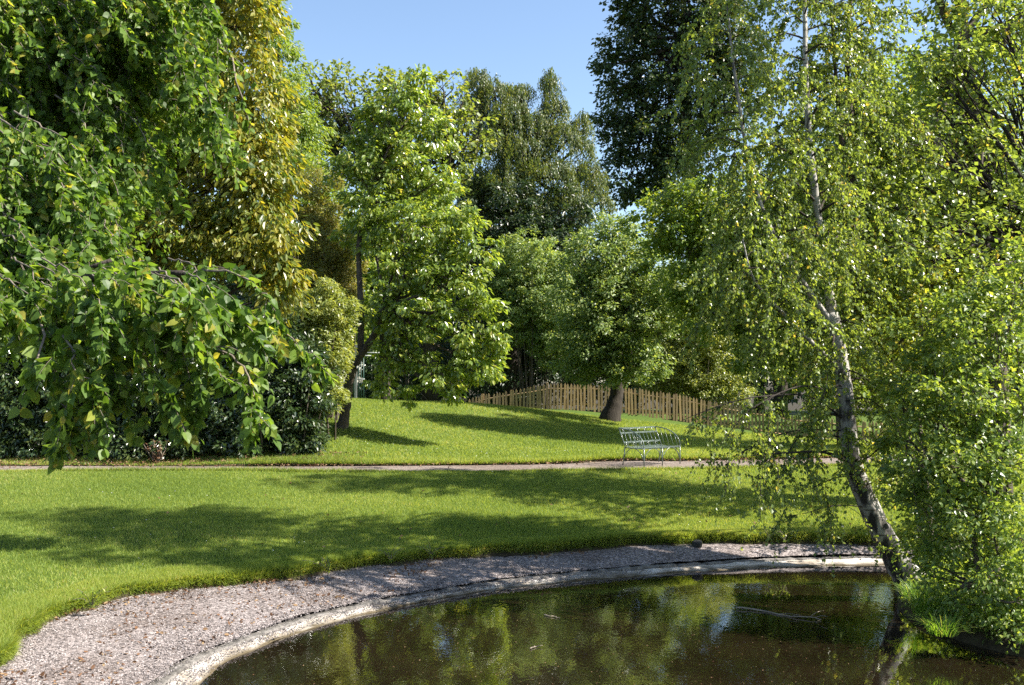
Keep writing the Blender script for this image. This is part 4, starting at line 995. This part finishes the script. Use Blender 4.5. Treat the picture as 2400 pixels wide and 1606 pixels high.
# ---- the leaning silver birch at the water's edge
def grow(lv, mb, P, R, n, t0, t1, length, el, droop, leaf, lpm=30, sub=6, sub_l=.4):
    T = unit(np.gradient(P, axis=0))
    for k in range(n):
        t = t0 + (t1 - t0) * (k + RNG.random()) / n
        i = t * (len(P) - 1); j = min(int(i), len(P) - 2); b = P[j] + (P[j + 1] - P[j]) * (i - j)
        a = k * 2.4 + RNG.uniform(-.5, .5); e = RNG.uniform(*el)
        o = np.array([math.cos(a) * math.cos(e), math.sin(a) * math.cos(e), math.sin(e)])
        L = length(t) * RNG.uniform(.6, 1.25)
        u = np.linspace(0, 1, 9)[:, None]
        q = b + o * L * u - UP * (droop * L * u ** 2.2) + np.cumsum(RNG.normal(size=(9, 3)) * .015 * L, axis=0)
        r = min(R[j] * .5, .006 + .012 * L)
        mb.tube(q, np.linspace(r, .003, 9), 5, 0, cap=False)
        lines = [q[3:]]
        for s in range(int(sub * L) + 2):
            jj = RNG.integers(2, 9); d = unit(unit(q[min(jj, 8)] - q[jj - 1]) + rdir(1)[0] * .9)
            l = sub_l * RNG.uniform(.5, 1.4); uu = np.linspace(0, 1, 5)[:, None]
            h = q[jj] + d * l * uu - UP * (.55 * l * uu ** 2)
            mb.tube(h, np.linspace(.004, .0015, 5), 3, 0, cap=False); lines.append(h)
        tone = RNG.uniform(-.12, .12)
        for h in lines:
            l = np.linalg.norm(np.diff(h, axis=0), axis=1).sum(); m = max(3, int(lpm * l))
            tt = RNG.random(m) * (len(h) - 1.001); jj = tt.astype(int); f = (tt - jj)[:, None]
            p = h[jj] * (1 - f) + h[jj + 1] * f + rdir(m) * .03
            A = unit(rdir(m) * .8 - UP * .7 + unit(h[jj + 1] - h[jj]) * .3)
            lv.add(p, A, unit(rdir(m) + UP * .4), leaf * RNG.uniform(.6, 1.25, m), np.clip(RNG.beta(2, 2, m) + tone, 0, 1))

def make_birch():
    D = 13.7
    root = empty('silver_birch', At(2132, 1352, D), 'leaning silver birch with black and white bark at the pond edge', 'tree')
    pp = lambda *q: np.array([At(*x) for x in q])
    Tm = catmull(pp((2140, 1372, D), (2105, 1318, D), (2062, 1240, D), (2030, 1170, D), (2003, 1100, D), (1988, 1020, D), (1984, 940, D), (1972, 860, D + .1), (1962, 790, D + .15), (1950, 735, D + .2)), 44)
    Rm = np.interp(np.linspace(0, 1, 44), [0, .05, .2, .5, .8, 1], [.27, .195, .155, .120, .100, .088]) 
    S1 = catmull(pp((1950, 735, D + .2), (1938, 640, D + .3), (1925, 560, D + .4), (1908, 430, D + .5), (1895, 300, D + .6), (1888, 160, D + .7), (1886, 20, D + .8), (1880, -160, D + .9), (1868, -330, D + 1)), 40)
    R1 = np.linspace(.070, .018, 40)
    S2 = catmull(pp((1958, 770, D + .2), (1900, 690, D + .1), (1835, 590, D), (1790, 500, D), (1755, 380, D), (1735, 260, D), (1715, 120, D), (1700, -40, D)), 34); R2 = np.linspace(.050, .012, 34)
    S4 = catmull(pp((1972, 870, D + .1), (1860, 760, D - .4), (1770, 660, D - .7), (1740, 560, D - .9)), 20); R4 = np.linspace(.035, .008, 20)
    lv, tw = Leaves(), MB()
    for nm, P, R in (('trunk', Tm, Rm), ('stem', S1, R1), ('stem', S2, R2), ('stem', S4, R4)):
        mb = MB(); mb.tube(P, R, 10, .035); mb.build(nm, M['birchbark'], root)
    G = dict(leaf=.054, lpm=58, sub=11)
    grow(lv, tw, S1, R1, 52, .12, 1, lambda t: 1.5 - .7 * t, (.3, .9), .75, **G)
    grow(lv, tw, S2, R2, 46, .15, 1, lambda t: 1.35 - .6 * t, (.2, .8), .85, **G)
    grow(lv, tw, S4, R4, 20, .25, 1, lambda t: 1.0 - .3 * t, (.0, .7), .9, **G)
    grow(lv, tw, Tm, Rm, 20, .52, 1, lambda t: 1.1, (-.1, .5), .8, **G)
    for s, r in [(((1995, 1085, D), (1930, 1060, D - .3), (1840, 1062, D - .6), (1760, 1068, D - .8)), .028), (((1985, 990, D), (1900, 930, D - .3), (1780, 930, D - .6), (1690, 950, D - .7), (1600, 985, D - .8)), .015),
                 (((1975, 930, D), (1880, 905, D - .5), (1760, 960, D - .9), (1690, 1040, D - 1)), .016), (((2040, 1190, D), (1960, 1185, D - .3), (1880, 1205, D - .5)), .010), (((2010, 1120, D), (1960, 1120, D - .2), (1890, 1150, D - .4)), .009),
                 (((2000, 1090, D), (2050, 1060, D - .3), (2100, 990, D - .5)), .014), (((1990, 1010, D), (1860, 1010, D - .2), (1740, 1060, D - .4), (1700, 1090, D - .5)), .014)]:
        P = catmull(pp(*s), 20); R = np.linspace(r, .004, 20); tw.tube(P, R, 6, .03)
        grow(lv, tw, P, R, 9 if r > .012 else 5, .3, 1, lambda t: .55, (-.6, .4), .7, leaf=.052, lpm=34, sub=6, sub_l=.3)
    crown_fill(lv, lobe_w([(1850, -260, 14.4, 130, 110), (2000, -320, 14.6, 120, 120), (1700, -210, 14.2, 90, 90), (1900, -430, 14.5, 110, 80), (2050, -210, 13.2, 120, 110), (1880, -330, 13.2, 120, 90), (2200, -260, 13, 120, 120)]), .06, rc=.36, dens=1.15, per=52)
    # leafy shoots close to the bole
    for k in range(26):
        i = RNG.integers(6, 36); q = Tm[i] + rdir(1)[0] * .12
        spray(lv, tw, [q, q + [.08, -.05, .12], q + [.16 * RNG.normal(), -.12, .1]], .003, .05, 50, .12, 12)
    lv.build('crown', M['birch'], root, 'diamond', .8)
    tw.build('twig', M['barkdark'], root)
make_birch()
def make_slim():
    D = 15.6
    b = At(2190, 1290, D)
    root = empty('slim_tree', (b[0], b[1], .2), 'slim dark stemmed tree rising straight beside the white birch stem', 'tree')
    P = catmull(np.array([[b[0], b[1], .1], At(2130, 1050, D), At(2050, 850, D), At(2002, 660, D), At(1999, 540, D), At(2001, 430, D), At(1996, 300, D), At(1985, 150, D), At(1995, -60, D), At(1985, -300, D), At(1975, -500, D)]), 50); R = np.linspace(.085, .022, 50)
    Q = catmull(np.array([P[24], At(1975, 350, D), At(1962, 220, D - .2), At(1950, 60, D - .3), At(1925, -150, D - .4)]), 20)
    mb = MB(); mb.tube(P, R, 8, .04); mb.tube(Q, np.linspace(.05, .015, 20), 7, .04); mb.build('trunk', M['bark'], root)
    lv, tw = Leaves(), MB()
    grow(lv, tw, P, R, 110, .2, 1, lambda t: 1.7 - .7 * t, (.1, .8), .6, .058, lpm=46, sub=9)
    grow(lv, tw, Q, np.linspace(.05, .015, 20), 40, .1, 1, lambda t: 1.3 - .5 * t, (.1, .8), .6, .058, lpm=46, sub=9)
    crown_fill(lv, lobe_w([(1900, -200, D, 150, 110), (1780, -320, D, 150, 110), (2020, -330, D, 150, 150), (1700, -220, D, 90, 70), (1850, -470, D, 170, 90)]), .065, rc=.4, dens=.75, per=50)
    lv.build('crown', M['birch'], root, 'diamond', .75); tw.build('twig', M['barkdark'], root)
make_slim()

# ---- dense growth on the right
def bank_shrub(name, label, cat, lobes, mat, leaf, trunk, radii, group=None, bark='bark', **kw):
    return tree(name, label, cat, None, trunk, radii, lobes, M[mat], M[bark], leaf, group=group, **kw)
bank_shrub('spreading_tree', 'spreading light green tree with dark limbs reaching in at the upper right', 'tree',
    [(2250, 150, 16, 90, 70), (2350, 60, 16, 110, 90), (2360, 230, 16, 110, 110), (2230, 290, 16, 110, 80), (2130, 330, 15.6, 80, 70), (2300, 400, 15.6, 120, 90), (2170, 440, 15.2, 100, 80), (2080, 480, 15, 80, 70), (2370, 530, 15.4, 110, 100), (2240, 560, 15, 110, 80), (2120, 590, 14.6, 100, 70), (2330, 660, 14.8, 100, 80), (2190, 180, 16, 50, 50), (2080, 250, 15.6, 50, 50)],
    'birch', .075, [(2600, 1250, 15.5), (2590, 800, 15.4), (2540, 500, 15.6), (2480, 250, 16)], (.3, .24, .18, .09), rc=.36, per=34, dens=.95, ratio=.8, fork=.62, limb_r=.06, bark='barkdark', frac=.5, seed=31)
bank_shrub('yellow_green_tree', 'yellow green young tree directly right of the birch trunk', 'tree',
    [(2060, 690, 15.2, 90, 66), (1985, 650, 15.4, 50, 30), (2150, 720, 14.8, 90, 70), (2090, 790, 14.8, 90, 66), (2010, 770, 15.2, 55, 50), (2030, 870, 14.9, 60, 50), (2130, 880, 14.5, 80, 70), (1930, 900, 14.4, 66, 30), (2200, 640, 15, 70, 60)],
    'willow', .068, [(2180, 1290, 14.6), (2150, 1000, 14.6), (2110, 780, 14.8)], (.09, .07, .03), rc=.30, per=36, dens=1.1, ratio=.7, fork=.5, limb_r=.03, seed=32)
bank_shrub('alder_tree', 'dark green alder like small tree leaning over the water at the right edge', 'tree',
    [(2270, 800, 12.6, 110, 90), (2370, 760, 12.6, 80, 90), (2190, 860, 12.6, 80, 66), (2330, 920, 12.2, 110, 90), (2230, 960, 12.1, 100, 80), (2140, 960, 12.4, 66, 60), (2170, 1060, 12.0, 80, 66), (2280, 1080, 11.8, 100, 80), (2370, 1060, 11.8, 80, 90), (2120, 1130, 12.2, 50, 50), (2110, 1010, 12.8, 46, 50), (2110, 900, 12.9, 56, 50), (2170, 1200, 12.4, 50, 45), (2160, 780, 13, 80, 60), (2380, 650, 13, 80, 70), (2270, 680, 13, 90, 60)],
    'alder', .058, [(2330, 1380, 12.2), (2310, 1150, 12.2), (2290, 900, 12.4)], (.10, .08, .04), rc=.26, per=44, dens=1.0, ratio=.72, fork=.4, limb_r=.03, seed=33)
bank_shrub('willow_shrub', 'low shaded leafy shrub hanging over the bank above the water', 'shrub',
    [(2200, 1190, 11.8, 90, 60), (2310, 1190, 11.5, 100, 70), (2390, 1260, 11.3, 70, 90), (2250, 1270, 11.7, 90, 50), (2340, 1340, 11.2, 90, 60), (2170, 1270, 12.2, 56, 48), (2130, 1300, 12.6, 34, 34), (2220, 1340, 11.8, 80, 46), (2390, 1400, 11.1, 70, 60), (2300, 1410, 11.2, 70, 46), (2240, 1420, 11.5, 50, 36), (2380, 1470, 10.9, 60, 40)],
    'alder', .055, [(2300, 1420, 11.6), (2290, 1330, 11.6), (2280, 1230, 11.7)], (.05, .04, .02), rc=.24, per=46, dens=1.1, ratio=.6, fork=.3, limb_r=.02, seed=34)
tree('ash_tree', 'tall light leaved tree standing on the lawn far right beyond the spreading tree', 'tree', None, [(2330, 1180, 19.2), (2310, 700, 19.2), (2260, 300, 19.2), (2250, -100, 19.2)], (.35, .3, .2, .08),
     [(2100, 420, 18.3, 90, 90), (2210, 300, 18.8, 110, 110), (2330, 330, 19.3, 110, 120), (2150, 560, 17.8, 110, 90), (2290, 520, 18.8, 120, 110), (2400, 560, 19.3, 90, 120), (2180, 700, 18.3, 110, 80), (2330, 720, 18.8, 110, 90), (2240, 120, 18.8, 90, 110), (2360, 100, 19.3, 100, 120),
      (2250, -80, 18.8, 120, 120), (2350, -200, 19.8, 150, 160), (2200, -260, 18.8, 130, 130), (2480, 0, 19.8, 150, 180)], M['birch'], M['bark'], .105, rc=.45, per=44, dens=.75, ratio=.7, limb_r=.09, seed=36)
tree('maple_tree', 'broad green tree on the upper lawn seen through the birch foliage on the right', 'tree', None, [(2120, 1040, 29.8), (2110, 800, 29.8), (2090, 500, 29.8), (2080, 200, 29.8)], (.4, .32, .22, .08),
     [(1960, 620, 29.3, 110, 110, 2.2), (2100, 560, 29.3, 120, 130, 2.6), (2240, 620, 29.3, 110, 120, 2.4), (2010, 430, 29.8, 110, 110, 2.2), (2150, 380, 29.8, 120, 120, 2.4), (2060, 250, 29.8, 110, 100, 2.2), (2180, 220, 29.8, 100, 100, 2.0), (1990, 760, 29.3, 90, 70, 1.8), (2200, 780, 29.3, 120, 70, 2.0), (2330, 480, 29.8, 100, 120, 2.2)],
     M['mid'], M['barkdark'], .13, rc=.5, per=60, dens=.9, ratio=.65, limb_r=.10, inner=.3, seed=37)
# slim sapling trunk behind the birch
tree('sapling', 'slim dark sapling trunk standing on the lawn edge right of the birch base', 'tree', None, [(2158, 1262, 16.8), (2156, 1200, 16.8), (2150, 1000, 16.8), (2140, 850, 16.8)], (.07, .06, .05, .02),
     [(2140, 980, 16.8, 70, 60), (2200, 1050, 16.8, 80, 60), (2110, 1080, 16.8, 40, 40), (2280, 1150, 17, 100, 80), (2240, 960, 17, 90, 80)], M['alder'], M['bark'], .065, rc=.3, per=40, dens=.8, ratio=.6, limb_r=.02, seed=35)

# ---- tussocks, low plants on the bank
def tussock(px, py, n, h, label):
    c = On(px, py, .28)
    root = empty('grass_tussock', c, label, 'grass clump', 'tussocks on the bank')
    a = RNG.uniform(0, 6.283, n); r = np.sqrt(RNG.random(n)) * .16
    b = c + np.c_[np.cos(a) * r, np.sin(a) * r, np.full(n, -.05)]
    H = h * RNG.uniform(.5, 1.15, n); sp = RNG.uniform(.3, 1.1, n); o = np.c_[np.cos(a + RNG.normal(size=n) * .5), np.sin(a + RNG.normal(size=n) * .5), np.zeros(n)]
    sd = np.cross(o, UP); w = RNG.uniform(.003, .006, n)[:, None]
    V = np.empty((n, 4, 2, 3))
    for k, t in enumerate((0, .4, .75, 1)):
        p = b + o * (sp * H * t ** 1.5)[:, None] + UP * (H * (t - .55 * t ** 2.6 * sp))[:, None]
        V[:, k, 0] = p - sd * w * (1 - .85 * t); V[:, k, 1] = p + sd * w * (1 - .85 * t)
    base = np.arange(n)[:, None, None] * 8; q = np.array([[0, 1, 3, 2], [2, 3, 5, 4], [4, 5, 7, 6]])
    mesh_obj('blades', V.reshape(-1, 3), [(base + q).reshape(-1, 4)], M['tuss'], root, attr=np.repeat(RNG.random(n), 8))
tussock(2175, 1432, 420, .50, 'bright arching grass tussock nearest the birch foot')
tussock(2250, 1440, 360, .42, 'grass tussock in the middle of the bank below the shrub')
tussock(2320, 1455, 300, .36, 'grass tussock further right along the bank')
tussock(2150, 1395, 240, .30, 'small grass tussock tucked behind the brightest tussock')
tussock(2210, 1475, 220, .30, 'short grass tussock lowest beside the water')
# low ground cover on the bank
n = 60000
i = RNG.integers(0, 60, n); t = RNG.random(n) ** .7
bk = bank[np.clip(i + 8, 0, 89)]; cdir = unit(np.array([13., 13.2]) - bk)
Q2 = bk + cdir * (.08 + 3.2 * t)[:, None]; zz = np.interp(.08 + 3.2 * t, [0, .05, .16, .4, .9, 2, 4.5], [-.25, .02, .13, .24, .34, .44, .5])
Pg = np.c_[Q2, zz + RNG.random(n) ** 2 * .24]
keep = snoise(Pg[:, :2], 1.6, 81) > -.8; Pg = Pg[keep]; n = len(Pg)
V, fs, a = leaf_arrays(Pg, unit(rdir(n) - UP * .2), unit(UP + rdir(n) * .7), RNG.uniform(.03, .095, n), RNG.uniform(.02, .06, n), 'diamond', RNG.beta(2, 2, n))
tag(mesh_obj('ground_cover', V, fs, M['alder'], attr=a), kind='stuff')

# ---- weeds on the cut turf edge
def weed(px, py, z, label, n=60, h=.22, mat='mid'):
    c = On(px, py, z); root = empty('weed', c, label, 'weed', 'weeds along the turf edge')
    lv, mb = Leaves(), MB()
    for k in range(7):
        e = c + [RNG.normal() * h * .6, RNG.normal() * h * .4, h * RNG.uniform(.4, 1)]
        q = catmull([c, (c + e) / 2 + UP * .05, e], 5); mb.tube(q, .003, 3, cap=False)
        m = n // 7; t = RNG.random(m) * 3.99; j = t.astype(int)
        lv.add(q[j], unit(rdir(m) + UP * .2), unit(UP + rdir(m) * .6), RNG.uniform(.03, .06, m), RNG.random(m))
    lv.build('foliage', M[mat], root, 'diamond', .5); mb.build('stem', M['twig'], root)
for px, py, lab in [(1838, 1268, 'sprig of weeds on the turf edge left of the birch'), (1800, 1262, 'low weed tuft on the turf edge among the grass right of the drain stone'), (1010, 1303, 'leafy weed on the turf edge above the middle of the gravel'), (915, 1315, 'dark weed clump under the shaded turf edge'),
                    (770, 1338, 'weed clump hanging over the sunlit turf edge'), (215, 1420, 'broad leaved weed at the near left turf edge')]:
    weed(px, py, .36, lab)
# small dark drain stone at the turf edge
c = On(1634, 1275, .27); mb = MB()
root = empty('drain_stone', c, 'small dark drain stone set at the turf edge above the pond', 'stone')
P = [c + UP * z for z in (-.05, .02, .045, .06)]
mb.tube(np.array(P), [.085, .09, .08, .05], 9, .06); mb.build('block', M['rock'], root, smooth=False)
mb = MB(); mb.tube(np.array([c + UP * .055, c + UP * .068]), [.045, .035], 9, .04); mb.build('cap', M['rock'], root, smooth=False)

# withered stump below the laurels
c = On(362, 1086, 1.06); root = empty('dead_stump', c, 'withered reddish brown plant stump under the laurel beside the path', 'stump')
lv, mb = Leaves(), MB()
for k in range(16):
    e = c + [RNG.normal() * .13, RNG.normal() * .08, RNG.uniform(.2, .6)]
    q = catmull([c + [RNG.normal() * .03, 0, -.05], (c + e) / 2 + [RNG.normal() * .06, 0, 0], e], 6); mb.tube(q, np.linspace(.018, .004, 6), 4, .1, cap=False)
    m = 16; j = RNG.integers(1, 6, m); lv.add(q[j], unit(rdir(m) - UP * .5), rdir(m), RNG.uniform(.05, .10, m), RNG.random(m))
lv.build('dry_foliage', M['dead'], root, 'oval', .4); mb.build('stem', M['twig'], root)

# sticks on the water
def stick(pts, r, label, twigs=0):
    P = catmull([On(x, y, z) for x, y, z in pts], 16); P[1:-1] += RNG.normal(size=(14, 3)) * np.array([.01, .01, .003])
    root = empty('floating_branch', P[0], label, 'branch', 'sticks floating on the pond')
    mb = MB(); mb.tube(P, np.linspace(r, r * .4, 16), 6, .1); mb.build('stick', M['barkpale'], root)
    for k in range(twigs):
        i = RNG.integers(6, 15); d = np.array([RNG.uniform(.1, .3), RNG.uniform(-.3, .3), RNG.uniform(-.02, .06)])
        m2 = MB(); m2.tube(catmull([P[i], P[i] + d * .5 + [0, 0, .02], P[i] + d], 5), np.linspace(r * .4, .002, 5), 4, 0, cap=False); m2.build('twig', M['barkpale'], root)
stick([(1725, 1424, .02), (1790, 1432, .012), (1850, 1444, .01), (1905, 1447, .03), (1925, 1452, .01)], .012, 'long bare branch floating in the pond left of the birch reflection', 4)
stick([(1242, 1520, .012), (1256, 1515, .01), (1272, 1513, .02)], .007, 'short pale stick floating in the middle foreground of the pond')
stick([(1275, 1441, .01), (1295, 1444, .012), (1312, 1449, .008)], .007, 'thin stick floating in the dark middle of the pond')
# bits of leaf and dust on the water
n = 700; px = RNG.uniform(520, 2150, n); py = RNG.uniform(1380, 1606, n)
Q = np.array([On(a_, b_, .004) for a_, b_ in zip(px, py)])
V, fs, a = leaf_arrays(Q, rdir(n) * np.array([1, 1, .03]), np.tile(UP, (n, 1)), RNG.uniform(.004, .03, n), RNG.uniform(.003, .016, n), 'diamond', RNG.random(n))
tag(mesh_obj('floating_litter', V, fs, M['dead'], attr=a), kind='stuff')

# ------------------------------------------------------------------ light, sky, camera
EL, AZ = math.radians(44), math.radians(97)      # sun height; bearing from straight ahead to the right
w = bpy.data.worlds.new('World'); S.world = w; w.use_nodes = True
nt = w.node_tree; bg = nt.nodes['Background']
sky = nt.nodes.new('ShaderNodeTexSky'); sky.sky_type = 'NISHITA'; sky.sun_disc = False
sky.sun_elevation = EL; sky.sun_rotation = AZ; sky.air_density = 1.0; sky.dust_density = .6; sky.ozone_density = 1.4
nt.links.new(sky.outputs[0], bg.inputs['Color']); bg.inputs['Strength'].default_value = .088
sl = bpy.data.lights.new('sun', 'SUN'); sl.energy = 5.0; sl.angle = math.radians(.5); sl.color = (1, .94, .84)
so = bpy.data.objects.new('sun', sl); COL.objects.link(so)
so.rotation_euler = (math.pi / 2 - EL, 0, math.pi - AZ)
so.location = (20, 15, 30)
cam = bpy.data.cameras.new('camera'); co = bpy.data.objects.new('camera', cam); COL.objects.link(co)
cam.sensor_width = 36; cam.lens = 36 * F / 2400; cam.clip_end = 3000; cam.clip_start = .1
co.location = (0, 0, CZ); co.rotation_euler = (math.pi / 2 + PITCH, 0, 0)
S.camera = co
S.view_settings.view_transform = 'Standard'; S.view_settings.look = 'None'; S.view_settings.exposure = 1.5; S.view_settings.gamma = 1
c = S.cycles
c.max_bounces = 8; c.diffuse_bounces = 2; c.glossy_bounces = 3; c.transmission_bounces = 4; c.transparent_max_bounces = 8
c.use_denoising = False; c.caustics_reflective = False; c.caustics_refractive = False
c.sample_clamp_indirect = 6
